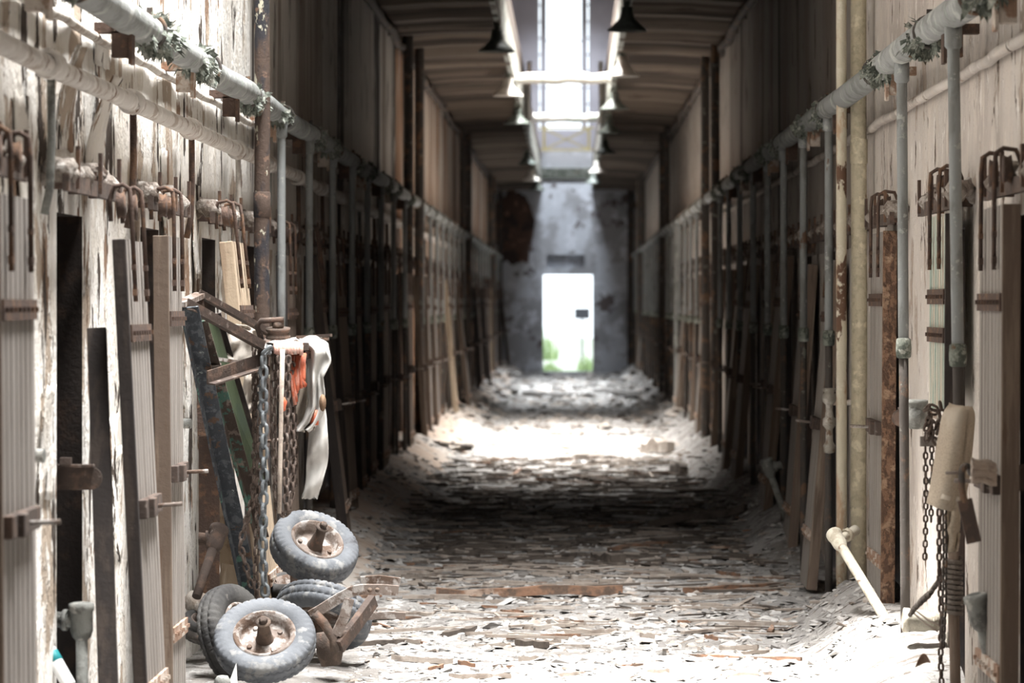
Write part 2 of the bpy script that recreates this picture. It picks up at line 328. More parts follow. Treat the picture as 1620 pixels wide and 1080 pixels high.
# window frames of the upper window
wf = MB(); 
for x in (wx0-.06, wx1+.06): wf.box((x, YE+.25, (wz0+8.1)/2), (.12, .3, 8.1-wz0))
for x in (wx0-.17, wx1+.17): wf.box((x, YE+.25, (wz0+8.1)/2), (.03, .3, 8.1-wz0))
for x in (wx0-.135, wx1+.135):
    for z in np.arange(wz0+.2, 8, .35): wf.box((x, YE+.2, z), (.06, .03, .03))
for z in (wz0+.9, wz0+1.9): wf.box(((wx0+wx1)/2, YE+.3, z), (wx1-wx0, .03, .03))
struct(wf.build('window_1', m_lav))
struct(MB().box((-.07, Y0-.1, 3.9), (4, .2, 8.6)).build('wall_rear', m_wallR))

# gallery floors on both sides: wavy soffit, pale fascia
def gallery(name, xa, xe, y0):
    b = MB(); bay = 1.62; k0 = 0; y = y0; prof = []
    while y < YE:
        for i in range(8):
            t = i/8; prof.append((y+t*bay, 3.97+.07*t-(.02 if i == 0 else 0)))
        y += bay
    prof.append((YE, 3.98))
    v = []; f = []
    for (yy, zz) in prof:
        for (x, dz) in ((xa, -.12), ((xa+xe)/2, -.085), (xe, -.075)): v.append((x, yy, zz+dz))
    for j in range(len(prof)-1):
        for i in range(2): f.append((j*3+i, j*3+i+1, j*3+i+4, j*3+i+3))
    b.add(v, f, 0, False)
    b.box(((xa+xe)/2, (y0+YE)/2, 4.16), (abs(xa-xe), YE-y0, .14))
    o = struct(b.build(name, m_ceil)); 
    f1 = MB(); s = 1 if xe > xa else -1
    f1.box((xe-s*.02, (y0+YE)/2, 4.08), (.05, YE-y0, .38)); 
    f2 = MB(); f2.box((xe-s*.03, (y0+YE)/2, 4.425), (.05, YE-y0, .31))
    struct(f1.build('trim_fascia', m_fascia, parent=o)); struct(f2.build('trim_upper_rail', m_darkiron, parent=o))
    return o
gallery('ceiling_left', XL, -.607, 18.6); gallery('ceiling_right', XR, .446, -2.8)
# roof and bridge at the far end
r = MB(); r.box((-.07, 38.7, 8.1), (4.2, 84.5, .12)); struct(r.build('ceiling', m_lav))
br = MB(); br.box((-.09, 78.3, 4.28), (1.3, 1.0, .62)); bro = struct(br.build('trim_4', m_end))
br2 = MB(); br2.box((-.09, 77.78, 4.14), (1.3, .05, .22)); struct(br2.build('trim_bridge_band', m_scurf, parent=bro))
t = thing('bridge_railing', 'yellow cross-braced railing of the far bridge under the tall window', 'railing', (-.09, 77.9, 4.6))
rb = MB()
for z in (.03, .48): rb.box((0,0,z), (1.14,.04,.035))
rb.build('rail', m_rail, t)
for x in (-.46, .46): MB().box((x,0,.26), (.05,.05,.5)).build('post', m_rail, t)
MB().bar((-.44,0,.05), (.44,0,.45), .03, .03).bar((-.44,0,.45), (.44,0,.05), .03, .03).build('cross_brace', m_rail, t)

# skylight panes (lit glass) and the daylight that comes through them
def emis(name, c, s):
    m = bpy.data.materials.new(name); m.use_nodes = True; nt = m.node_tree; nt.nodes.clear()
    e = nt.nodes.new('ShaderNodeEmission'); e.inputs[0].default_value = (*c, 1); e.inputs[1].default_value = s
    o = nt.nodes.new('ShaderNodeOutputMaterial'); nt.links.new(e.outputs[0], o.inputs[0]); return m
m_sky = emis('skylight_glass', (.9,.95,1), 1.5)
def skylight(n, x, y0, y1, w, power, col, spread):
    g = MB().box((x, (y0+y1)/2, 8.03), (w, y1-y0, .02)); struct(g.build('window_%d' % n, m_sky))
    l = bpy.data.lights.new('skylight', 'AREA'); l.shape = 'RECTANGLE'; l.size = w; l.size_y = y1-y0; l.energy = power; l.color = col
    l.spread = math.radians(spread)
    o = bpy.data.objects.new('skylight_daylight', l); C.objects.link(o); o.location = (x, (y0+y1)/2, 8.0)
skylight(2, -.05, 9.2, 18.0, 1.3, 1350, (1, .985, .965), 96)
l = bpy.data.lights.new('sun_shaft', 'AREA'); l.shape = 'RECTANGLE'; l.size = .35; l.size_y = 4.5; l.energy = 400; l.color = (1, .97, .93); l.spread = math.radians(20)
so = bpy.data.objects.new('skylight_sun_shaft', l); C.objects.link(so); so.location = (-.62, 14.6, 7.98)
so.rotation_euler = (Vector((1.22, 15.2, .2))-Vector((-.62, 14.6, 7.98))).to_track_quat('-Z', 'Y').to_euler()
skylight(3, -.09, 34.8, 46.0, 1.3, 2900, (1, .975, .945), 88)
skylight(4, -.09, 56.5, 72.5, 1.3, 1650, (.92, .96, 1), 90)
skylight(5, -.09, 76.0, 79.5, 1.3, 330, (.84, .91, 1), 125)

# outdoors beyond the end doorway
struct(MB().box((0, 125, -.35), (120, 88, .5)).build('floor_yard', m_ground))
t = thing('notice_board', 'small dark notice board on a post outside the bright end doorway', 'sign', ((921-VX)*100/F, 100, -.1))
MB().box((0,0,.65), (.05,.05,1.3)).build('post', m_sign, t); MB().box((0,-.03,1.3), (.40,.04,.28)).build('board', m_sign, t)
def bush(name, label, x, Y, w, h, seed):
    random.seed(seed); b = MB()
    for i in range(90):
        p = Vector((rnd(-w,w), rnd(-w,w), 0)); q = p+Vector((rnd(-.15,.15), rnd(-.15,.15), rnd(.3,1)*h*(1-abs(p.x)/w*.6)))
        s = Vector((.02+.02*random.random(), .02, 0)); b.add([p-s, p+s, q], [(0,1,2)])
    tag(b.build(name, m_grass, loc=((x-VX)*Y/F, Y, -.1)), label, 'plant')
bush('weed_clump', 'sunlit green weeds outside the left jamb of the end doorway', 868, 86, .25, .35, 3)
bush('weed_clump', 'sunlit green weeds outside the right jamb of the end doorway', 931, 87, .22, .5, 4)
bush('shrub', 'small green shrub higher up at the left of the bright doorway', 862, 105, .35, 1.3, 5)

# ------------------------------------------------------------------ world
w = bpy.data.worlds.new('world'); bpy.context.scene.world = w; w.use_nodes = True
bg = w.node_tree.nodes['Background']; bg.inputs[0].default_value = (.86,.94,1,1); bg.inputs[1].default_value = 2.4

# ------------------------------------------------------------------ cell doors
random.seed(11)
def make_door(side, w=.64, h=1.72, face=m_wood, edge=m_woodedge, latch=True, boards=7, th=.05):
    """side +1: left wall (face to +x). local origin at the slab's top centre (hanging point), y along the wall"""
    root = bpy.data.objects.new('cell_door', None); C.objects.link(root); root.empty_display_size = .05
    s = side; b = MB(); bw = (w-.03)/boards
    for i in range(boards):                        # tongue-and-groove boards with V-grooves
        ya = -w/2+.03+i*bw; g = .010
        x0, x1 = -th/2, th/2
        prof = [(x0, ya), (x1-.016, ya), (x1, ya+g), (x1, ya+bw-g), (x1-.016, ya+bw), (x0, ya+bw)]
        top = -.004*random.random()
        v = [(s*p[0], p[1], top) for p in prof]+[(s*p[0], p[1], -h+.004*random.random()) for p in prof]
        f = [tuple(range(5,-1,-1)), tuple(range(6,12))]+[(j, (j+1) % 6, 6+(j+1) % 6, 6+j) for j in range(6)]
        if s < 0: f = [tuple(reversed(q)) for q in f]
        b.add(v, f)
    b.build('door_slab', face, root)
    MB().box((0, -w/2+.013, -h/2), (th+.006, .026, h)).build('edge_stile', edge, root, bevel=.003)
    for z in (-.30, -h+.28):
        k = MB(); k.box((s*(th/2+.004), .01, z), (.010, w*.96, .055))
        for i in range(8): k.box((s*(th/2+.013), -w*.42+i*w*.12, z), (.012,.014,.014))
        k.build('iron_band', m_rust if z > -.5 else m_rustpale, root)
    for yy in (-w*.30, w*.26):
        hk = MB(); x = s*(th/2+.014)
        pts = [(x, yy, -.20), (x, yy, .11), (x*.9, yy, .16), (x*.3, yy, .175), (-x*.7, yy, .17), (-x*1.1, yy, .13), (-x*1.1, yy, .06)]
        hk.tube(pts, .0075, 8); hk.box((x, yy, -.17), (.014,.04,.022)); hk.box((x, yy, -.09), (.014,.035,.018))
        ho = hk.build('hanger', m_rust, root)
        T = Matrix.Translation((0, yy, .11)) @ Matrix.Rotation(math.pi/2, 4, 'Y')
        MB().lathe([(0,-.012),(.045,-.012),(.038,0),(.045,.012),(0,.012)], 16, T).build('roller', m_rust, ho)
    if latch:
        k = MB(); z = -.86
        k.box((s*(th/2+.012), -.02, z), (.026, w*.8, .06)); k.box((s*(th/2+.022), -w*.22, z), (.04,.10,.06))
        lo = k.build('latch', m_steelbrown, root, bevel=.003)
        MB().tube([(s*(th/2+.02), -w*.12, z), (s*(th/2+.12), -w*.12, z+.004)], .007, 8).build('bolt_pin', m_rim, lo)
    return root
protoL = make_door(1); protoLt = make_door(1, face=m_woodtan, edge=m_woodtan); protoLb = make_door(1, face=m_woodbrown, edge=m_darkedge)
protoLd = make_door(1, w=.58, edge=m_darkedge, th=.036); protoLn = make_door(1, w=.5)
protoR = make_door(-1, w=.68); protoRg = make_door(-1, h=.72, face=m_greenwood, edge=m_darkedge, latch=False); protoRo = make_door(-1, w=.72, edge=m_orangeedge, th=.055)
protoRb = make_door(-1, face=m_woodbrown, edge=m_woodbrown); used = set()
def hang(proto, Yc, X, Z, tilt, label, group, yaw=0, swing=0):
    """tilt: degrees the bottom kicks out into the corridor"""
    o = proto if proto.name not in used else copy_tree(proto)
    if o is proto: used.add(proto.name)
    o.location = (X, Yc, Z); s = 1 if X < 0 else -1
    o.rotation_euler = (math.radians(swing), -s*math.radians(tilt), math.radians(yaw))
    tag(o, label, 'door', group); return o
GL, GR = 'plank cell doors along the left wall', 'plank cell doors along the right wall'
hang(protoL, 10.02, -1.49, 1.78, .5, 'grey ribbed plank cell door at the far left edge of the view', GL)
hang(protoLd, 12.28, -1.43, 1.70, 2.8, 'pale plank cell door with a black near edge, kicked out between two dark openings', GL)
hang(protoLn, 13.88, -1.475, 1.74, .6, 'brown-edged narrow plank cell door hanging straight just left of the steel frame', GL)
hang(protoLt, 16.25, -1.45, 1.755, 6.0, 'tan bare-wood cell door leaning out behind the steel frame', GL)
hang(protoLb, 19.55, -1.47, 1.74, 1.0, 'brown cell door just past the rusty brown standpipe, behind the draped shirt', GL)
hang(protoR, 11.9, 1.345, 1.80, .3, 'grey ribbed plank cell door at the right edge with a rag tied on its latch', GR)
hang(protoRg, 13.95, 1.375, 1.82, .3, 'short flaking green plank door ending just above the tangled chains', GR)
hang(protoRo, 16.8, 1.385, 1.81, .4, 'pale plank cell door with a rotted orange edge right of the cream pipes', GR)
hang(protoRb, 20.0, 1.40, 1.72, 5.0, 'grey plank door leaning out just left of the two cream pipes', GR).children[0].data.materials[0] = m_wood
hang(protoRb, 22.35, 1.41, 1.72, 4.2, 'brown narrow plank door leaning left of the grey leaning door by the cream pipes', GR)
LM_L = [(17.5, 'the rusty brown standpipe'), (34.8, 'the first dark pipe pair'), (52.2, 'the second dark pipe pair'), (69.6, 'the third dark pipe pair')]
LM_R = [(18.1, 'the two cream pipes'), (35.5, 'the first dark pipe pair'), (52.2, 'the second dark pipe pair'), (69.6, 'the third dark pipe pair')]
def where(Y, lms, cnt, what, side):
    k = [i for i, l in enumerate(lms) if l[0] < Y][-1]; key = (what, side, k); cnt[key] = cnt.get(key, 0)+1
    return '%s %s beyond %s on the %s wall' % (ORD[cnt[key]-1], what, lms[k][1], side)
cnt = {('plank cell door', 'left', 0): 1, ('plank cell door', 'right', 0): 2}
random.seed(5)
y = 21.55
while y < 79.5:
    pr = protoLb if random.random() < .6 else (protoL if random.random() < .6 else protoLt)
    tl = random.choice([0, 1, 2, 3.5, 5, 6.5])
    if 34.8 < y < 47: pr = random.choice([protoLt, protoL])
    elif y < 34: pr = protoLb
    hang(pr, y+rnd(-.15,.15), -1.47, 1.75+rnd(-.03,.03), tl, where(y, LM_L, cnt, 'plank cell door', 'left'), GL, yaw=rnd(-2,2)); y += PER
y = 24.5
while y < 79.5:
    pr = protoRb if random.random() < .6 else protoR
    tl = random.choice([0, .5, 1, 2, 3, 5])
    if 28 < y < 29: tl = 5
    hang(pr, y+rnd(-.15,.15), 1.39, 1.77+rnd(-.03,.03), tl, where(y, LM_R, cnt, 'plank cell door', 'right'), GR, yaw=rnd(-2,2)); y += PER

# rails over the doorways
def make_rail(s):
    root = bpy.data.objects.new('door_rail', None); C.objects.link(root)
    MB().box((0,0,0), (.02,1.35,.05)).build('bar', m_steelbrown, root)
    for yy in (-.5, .05, .55): MB().box((-s*.05, yy, .02), (.11,.05,.07)).box((s*.015, yy, .05), (.012,.03,.13)).build('bracket', m_rust, root)
    d = MB(); random.seed(3)
    for i in range(46):
        yy = rnd(-.66,.5); r = rnd(.018,.045); T = Matrix.Translation((-s*rnd(.0,.085), yy, .03+rnd(-.01,.03))) @ Matrix.Rotation(rnd(0,3), 4, 'X')
        d.lathe([(0,-r*.6),(r*.8,-r*.4),(r,.1*r),(r*.6,r*.6),(0,r*.7)], 6, T)
    d.build('caked_plaster', m_caked, root)['kind'] = 'stuff'; return root
rl = make_rail(1); rr_ = make_rail(-1)
def rails(proto, s, X, opens, lms, side, near):
    first = True; n = 0
    for o in opens:
        if o < 9: continue
        r = proto if first else copy_tree(proto); first = False
        r.location = (X, o+.25, 1.86)
        if o < lms[0][0]-.9: lab = near[n]; n += 1
        else:
            lab = where(max(o, lms[0][0]+.1), lms, cnt, 'crusted door rail', side)
        tag(r, lab, 'rail', 'door rails along the %s wall' % side)
rails(rl, 1, -1.515, L_open, LM_L, 'left', ['crusted iron door rail over the ribbed door at the left edge', 'plaster-caked door rail above the widest black opening at left',
      'plaster-caked door rail above the narrow black opening left of the steel frame', 'crusted door rail above the opening behind the steel frame'])
rails(rr_, -1, 1.37, R_open, LM_R, 'right', ['rusty door rail running out of view at the right edge', 'rusty door rail above the ribbed door at the right edge', 'rusty door rail above the green plank door', 'rusty door rail above the door with the orange edge'])

# half-round strike plates on the door jambs
def strike(loc, s, label):
    t = thing('strike_plate', label, 'bracket', loc, 'half-round strike plates on the jambs')
    b = MB(); pts = [(s*(.06+.036*math.cos(a)), 0, .036*math.sin(a)) for a in [math.pi*(i/10-.5) for i in range(11)]]
    v = [(-s*.05,-.006,-.036)]+[(p[0],-.006,p[2]) for p in pts]+[(-s*.05,-.006,.036)]
    n = len(v); v += [(p[0], .006, p[2]) for p in v]
    b.add(v, [tuple(range(n)), tuple(range(2*n-1, n-1, -1))]+[((j+1) % n, j, n+j, n+(j+1) % n) for j in range(n)])
    b.build('plate', m_steelbrown, t); MB().box((s*.012,-.012,.04), (.12,.04,.008)).box((-s*.015,-.02,.055), (.035,.03,.022)).build('lip', m_steelbrown, t)
strike((-1.56, 11.85, .95), 1, 'dark half-round strike plate across the widest black opening at left')
strike((-1.56, 14.1, .94), 1, 'dark half-round strike plate between the two pale doors left of the steel frame')
strike((1.42, 11.6, .96), -1, 'dark half-round strike plate at the far right edge of the view')
strike((1.40, 15.4, 1.03), -1, 'rusty half-round strike plate beside the bulb-shaped valve')

# ------------------------------------------------------------------ pipes
def wob(p, a=.004): return (p[0]+rnd(-a,a), p[1], p[2]+rnd(-a,a))
def long_pipe(name, label, X, Z, r, y0, y1, mat, step=.5, n=12, sag=.006):
    ys = np.arange(y0, y1, step); root = thing(name, label, 'pipe', (X, y0, Z))
    MB().tube([wob((0, y-y0, 0), sag) for y in ys], [r*rnd(.975,1.03) for _ in ys], n).build('pipe_run', mat, root); return root
random.seed(21)
# lagged grey main, left and right
def scurf(root, y, r, s, seed, big=1.0):
    random.seed(seed); b = MB()
    for i in range(110):
        a = rnd(0, 2*math.pi); a = -math.pi/2+rnd(-1.5,1.5) if random.random() < .65 else a; yy = y+random.gauss(0,.16)
        p = Vector((math.cos(a)*r, yy, math.sin(a)*r)); d = Vector((math.cos(a), rnd(-.4,.4), math.sin(a)-.3)).normalized()
        l = rnd(.008,.032)*big; q = Vector((rnd(-1,1), rnd(-1,1), rnd(-1,1)))*.010*big
        b.add([p-d*.01-q, p-d*.01+q, p+d*l+q*.3+Vector((0,0,-.012)), p+d*l*.6-q*1.6], [(0,1,2,3)])
        b.add([p-q+d*.004, p+q+d*.006, p+d*l*1.1+q*.5], [(0,1,2)])
    b.build('peeling_scurf', m_scurf, root)['kind'] = 'stuff'
for side, X, Z, yb in (('left', -1.46, 2.44, [10.6, 12.6, 14.65, 16.6]), ('right', 1.30, 2.48, [11.6, 13.2, 15.6])):
    root = long_pipe('lagged_pipe', 'thick grey lagged pipe running high along the %s wall' % side, X, Z, .052, 7.0, 79.0, m_lag, step=1.1)
    s = 1 if side == 'left' else -1
    yy = [b for b in yb]+list(np.arange(18.7, 78, PER))
    for i, y in enumerate(yy):
        c = MB(); a = y-7.0
        c.box((-s*.035, a, -.085), (.055,.06,.085)); c.box((s*.0, a+.01, -.095), (.012,.09,.11)); c.box((-s*.075, a, -.03), (.09,.06,.035))
        c.build('bracket', m_rust if i % 2 else m_rustpale, root)
        k = MB(); k.tube([(math.cos(t)*.056, a+.55, math.sin(t)*.056) for t in [2*math.pi*j/20 for j in range(20)]], .008, 6, closed=True); k.box((0, a+.55, .066), (.02,.02,.03)); k.build('strap', m_darkiron, root)
        if y < 34: scurf(root, a+(.75 if i % 2 else .15), .052, s, i+(50 if s < 0 else 0), 1.25 if y < 18 else 1.0)
random.seed(22)
# pale crusted pipe with branch drops (left)
root = long_pipe('crusted_pipe', 'pale crusted pipe along the left wall below the grey lagged pipe', -1.535, 2.2, .032, 7.0, 79.0, m_pale, step=2.0, sag=.006)
for i, y in enumerate([11.2, 13.3, 15.35, 17.5]+list(np.arange(19.3, 78, PER))):
    a = y-7; k = MB()
    k.lathe([(.03,-.07),(.042,-.06),(.045,0),(.045,.1),(.042,.11),(.03,.12)], 12, Matrix.Translation((0,a,0)) @ Matrix.Rotation(math.pi/2, 4, 'X'))
    ko = k.build('coupling', m_pale, root)
    MB().tube([(0,a,-.02),(.002,a,-.2),(-.004,a+.005,-.36),(-.02,a,-.44)], .0125, 8).build('branch_drop', [m_valve, m_rust, m_rust, m_pale][i % 4], root)
long_pipe('conduit', 'thin crusted conduit tucked under the grey lagged pipe on the left wall', -1.578, 2.385, .016, 7.0, 79.0, m_pale, step=.3)
long_pipe('conduit', 'thin crusted conduit under the grey lagged pipe on the right wall', 1.43, 2.33, .02, 7.0, 79.0, m_wallR, step=.3)
long_pipe('ceiling_conduit', 'dark conduit in the corner under the left gallery', -1.52, 3.80, .035, 18.7, 79.5, m_darkiron, step=.6, sag=.02)
long_pipe('ceiling_conduit', 'dark conduit in the corner under the right gallery', 1.37, 3.80, .035, 18.7, 79.5, m_darkiron, step=.6, sag=.02)

# tall standpipes
def stand(name, label, X, Y, r, mat, group=None, ztop=7.8, collars=(), zb=None):
    zb = floor_z(X, Y)-.05 if zb is None else zb
    t = thing(name, label, 'pipe', (X, Y, zb), group)
    MB().tube([(rnd(-.003,.003), 0, z) for z in np.linspace(0, ztop-zb, 14)], r, 16).build('pipe_shaft', mat, t)
    for z in collars: MB().lathe([(r,-.06),(r*1.1,-.055),(r*1.1,.055),(r,.06)], 16, Matrix.Translation((0,0,z-zb))).build('collar', mat, t)
    return t
stand('standpipe', 'rusty brown standpipe with flaking cream paint left of centre', -1.425, 17.5, .036, m_brown, collars=(1.95,))
stand('standpipe', 'thinner chipped cream standpipe, left one of the pair at right', 1.287, 18.05, .025, m_yellowrust, collars=())
stand('standpipe', 'thicker cream standpipe, right one of the pair at right', 1.375, 18.1, .038, m_yellow, collars=(2.22,))
for k, Y in enumerate((34.8, 52.2, 69.6)):
    for j, (dx, dy) in enumerate(((0, 0), (.03, 1.7))):
        n = ('nearest', 'middle', 'farthest')[k]
        stand('standpipe', '%s standpipe of the %s dark pair on the left wall' % (('nearer', 'farther')[j], n), -1.47+dx, Y-.5+dy, .045, m_darkiron, 'dark standpipes on the left wall')
        stand('standpipe', '%s standpipe of the %s dark pair on the right wall' % (('nearer', 'farther')[j], n), 1.32-dx, Y-.2+dy, .042, m_darkiron, 'dark standpipes on the right wall')
stand('standpipe', 'pale grey standpipe standing in the second bright patch at right', (1072-VX)*46/F, 46, .045, m_lag, ztop=2.5)
stand('standpipe', 'tan standpipe at the far right corner near the end wall', (1012-VX)*74/F, 74, .06, m_woodtan)

# grey downpipes from the lagged mains
def downpipe(X, Y, ztop, zbot, label, group, lean=0, rusty=True):
    t = thing('downpipe', label, 'pipe', (X, Y, zbot), group); zc = .82-zbot+.5
    zc = min(zc, ztop-zbot-.2)
    f = lambda z: (lean*(1-z/(ztop-zbot)), 0, z)
    MB().tube([f(z) for z in np.linspace(zc, ztop-zbot, 8)], .021, 12).build('upper_length', m_grey, t)
    MB().tube([f(z) for z in np.linspace(0, zc, 6)], .019, 12).build('lower_length', m_darkiron if rusty else m_grey, t)
    MB().lathe([(.021,-.04),(.029,-.035),(.031,0),(.029,.035),(.021,.04)], 12, Matrix.Translation(f(zc))).build('union', m_scurf, t)
    MB().lathe([(.021,-.05),(.03,-.04),(.03,.03),(.021,.035)], 12, Matrix.Translation(f(ztop-zbot-.05))).build('tee_joint', m_grey, t)
random.seed(31); GD = 'grey downpipes along the %s wall'
y = 19.1; n = 0
while y < 79:
    if not any(abs(y-Y) < .9 for Y in (34.8, 52.2, 69.6)):
        downpipe(-1.45, y+rnd(-.1,.1), 2.42, floor_z(-1.45, y)-.03, where(y, LM_L, cnt, 'grey downpipe', 'left'), GD % 'left')
    y += 2.0
downpipe(1.30, 12.9, 2.46, 1.10, 'grey downpipe at right, its cut foot just above the hanging towel', GD % 'right', lean=.02)
downpipe(1.30, 14.9, 2.46, floor_z(1.3, 14.9)-.03, 'grey downpipe with a dark rusted foot, right of the orange-edged door', GD % 'right', lean=.015)
y = 19.1
while y < 79:
    if not any(abs(y-Y) < .9 for Y in (35.5, 52.2, 69.6)):
        downpipe(1.30, y+rnd(-.1,.1), 2.46, floor_z(1.3, y)-.03, where(y, LM_R, cnt, 'grey downpipe', 'right'), GD % 'right')
    y += 2.0

# low radiator stubs with valve heads
def stub(foot, head, label, mat, r=.019, arm=None, cap=.036):
    t = thing('valve_pipe', label, 'pipe', foot, 'low valve pipes beside the cells'); h = Vector(head)-Vector(foot)
    MB().tube([(0,0,0), h], r, 12).build('pipe_shaft', mat, t)
    d = h.normalized(); q = d.to_track_quat('Z', 'Y').to_matrix().to_4x4()
    MB().lathe([(r,-.06),(cap*.8,-.05),(cap,-.03),(cap,.03),(cap*1.12,.035),(cap*1.12,.055),(cap*.7,.06),(cap*.65,.03),(0,.03)], 16, Matrix.Translation(h) @ q).build('valve_head', mat, t)
    if arm is not None:
        a = h+Vector(arm); MB().tube([h, h+Vector(arm)*.35, a], [cap*.7, cap*.6, cap*.75], 12).tube([h+Vector(arm)*.45, h+Vector(arm)*.6], cap*.95, 8).build('side_arm', mat, t)
stub((-1.53, 11.9, .0), (-1.535, 11.9, .50), 'grey valve pipe standing in the widest black opening at left', m_valve, arm=(-.10, .02, .005))
stub((1.40, 12.05, .05), (1.292, 12.0, .52), 'dark leaning valve pipe in front of the right-edge door', m_valve, arm=(.10, .02, .02))
stub((1.37, 15.7, .08), (1.155, 16.4, .47), 'cream leaning valve pipe crossing the feet of the cream pipes', m_valvewhite, r=.022, arm=(.085, .1, .04), cap=.032)
stub(tuple(P(1245,824,22.9)), tuple(P(1216,740,22.9)), 'grey leaning valve pipe in the sand between the leaning doors at right', m_valve, r=.02, arm=(.08, 0, .02))
stub((-1.50, 15.2, .32), (-1.44, 15.4, .54), 'small rusty valve pipe behind the steel frame', m_steelbrown, arm=(-.07, 0, .0))
stub((1.43, 14.6, .27), (1.335, 14.6, .275), 'white dust-covered pipe stub low beside the orange-edged door', m_valvewhite, r=.035, cap=.042)

# stacked brass valve by the cream pipes, bulb valve further right
t = thing('valve_stack', 'stacked brass valve fitting just left of the thin cream pipe', 'valve', tuple(P(1312, 640, 18.6)))
pr = [(.0,-.24),(.026,-.235),(.03,-.20),(.018,-.18),(.017,-.12),(.024,-.11),(.033,-.10),(.033,-.07),(.022,-.06),(.017,-.03),(.018,0),(.03,.012),(.036,.03),(.032,.05),(.023,.06),(.034,.07),(.034,.08),(.026,.082),(.024,.06),(0,.06)]
MB().lathe(pr, 18).build('fitting', m_brass, t); MB().tube([(.02,0,.01),(.19,.02,.01)], .014, 10).build('wall_arm', m_pale, t)
t = thing('bulb_valve', 'green-grey bulb-shaped valve beside the chain bundle', 'valve', tuple(P(1451, 655, 15)))
MB().lathe([(0,-.06),(.03,-.058),(.04,-.03),(.045,.01),(.036,.035),(.043,.042),(.043,.055),(.034,.058),(.03,.04),(0,.04)], 18).build('bulb', m_valve, t)
MB().tube([(0,0,0),(.085,.02,0)], .02, 10).build('wall_arm', m_rustpale, t)

# ------------------------------------------------------------------ lamps and cross beams
def make_lamp(mat):
    r = bpy.data.objects.new('gallery_lamp', None); C.objects.link(r)
    MB().lathe([(.16,0),(.158,.008),(.11,.05),(.06,.10),(.05,.14),(.045,.19),(.0,.195)], 20).lathe([(.155,.002),(.105,.042),(.05,.10),(0,.1)], 20).build('lamp_shade', mat, r)
    MB().tube([(0,0,.18),(0,0,.30),(0,.0,.40)], .012, 8).build('stem', m_darkiron, r)
    MB().lathe([(.0,.2),(.03,.2),(.032,.26),(.02,.28)], 12).build('socket', m_scurf, r); return r
lp = make_lamp(m_lampdark); lpw = make_lamp(m_lampwhite); done = set()
def lamp(pr, x, y, H, label, side):
    H = 2.15; Y = F*H/(VY-y); o = pr if pr.name not in done else copy_tree(pr); done.add(pr.name)
    o.location = P(x, y, Y); tag(o, label, 'lamp', 'cone lamps along the %s gallery' % side)
for i, (x, y) in enumerate([(786,82),(804,152),(818,196),(834,260),(841,286),(850,301)]):
    lamp(lpw if i in (1, 4) else lp, x, y, 2.4, '%s cone-shaded lamp from the near end under the left gallery edge' % ORD[i], 'left')
for i, (x, y) in enumerate([(992,49),(985,121),(972,173),(964,211),(957,243),(945,273),(939,290)]):
    lamp(lpw if i in (1, 5) else lp, x, y, 2.4, '%s cone-shaded lamp from the near end under the right gallery edge' % ORD[i], 'right')
tag(MB().tube([(x, 41.7, 3.96+rnd(-.01,.01)) for x in np.linspace(-.64, .48, 14)], [rnd(.055,.066) for _ in range(14)], 12).build('cross_pipe', m_beam), 'thick white flaking cross pipe spanning the gallery slot, nearer one', 'pipe')
tag(MB().tube([(x, 63, 4.56+rnd(-.01,.01)) for x in np.linspace(-.64, .48, 14)], [rnd(.066,.08) for _ in range(14)], 12).build('cross_pipe', m_beam), 'white cross pipe spanning the gallery slot farther back', 'pipe')
for s, x, lb in ((1, -.58, 'left'), (-1, .42, 'right')):
    tag(MB().tube([(x, 52, 3.95), (x+s*.01, 52, 4.8)], .035, 10).build('gallery_post', m_beam), 'white peeling post on the %s edge of the gallery slot' % lb, 'post')

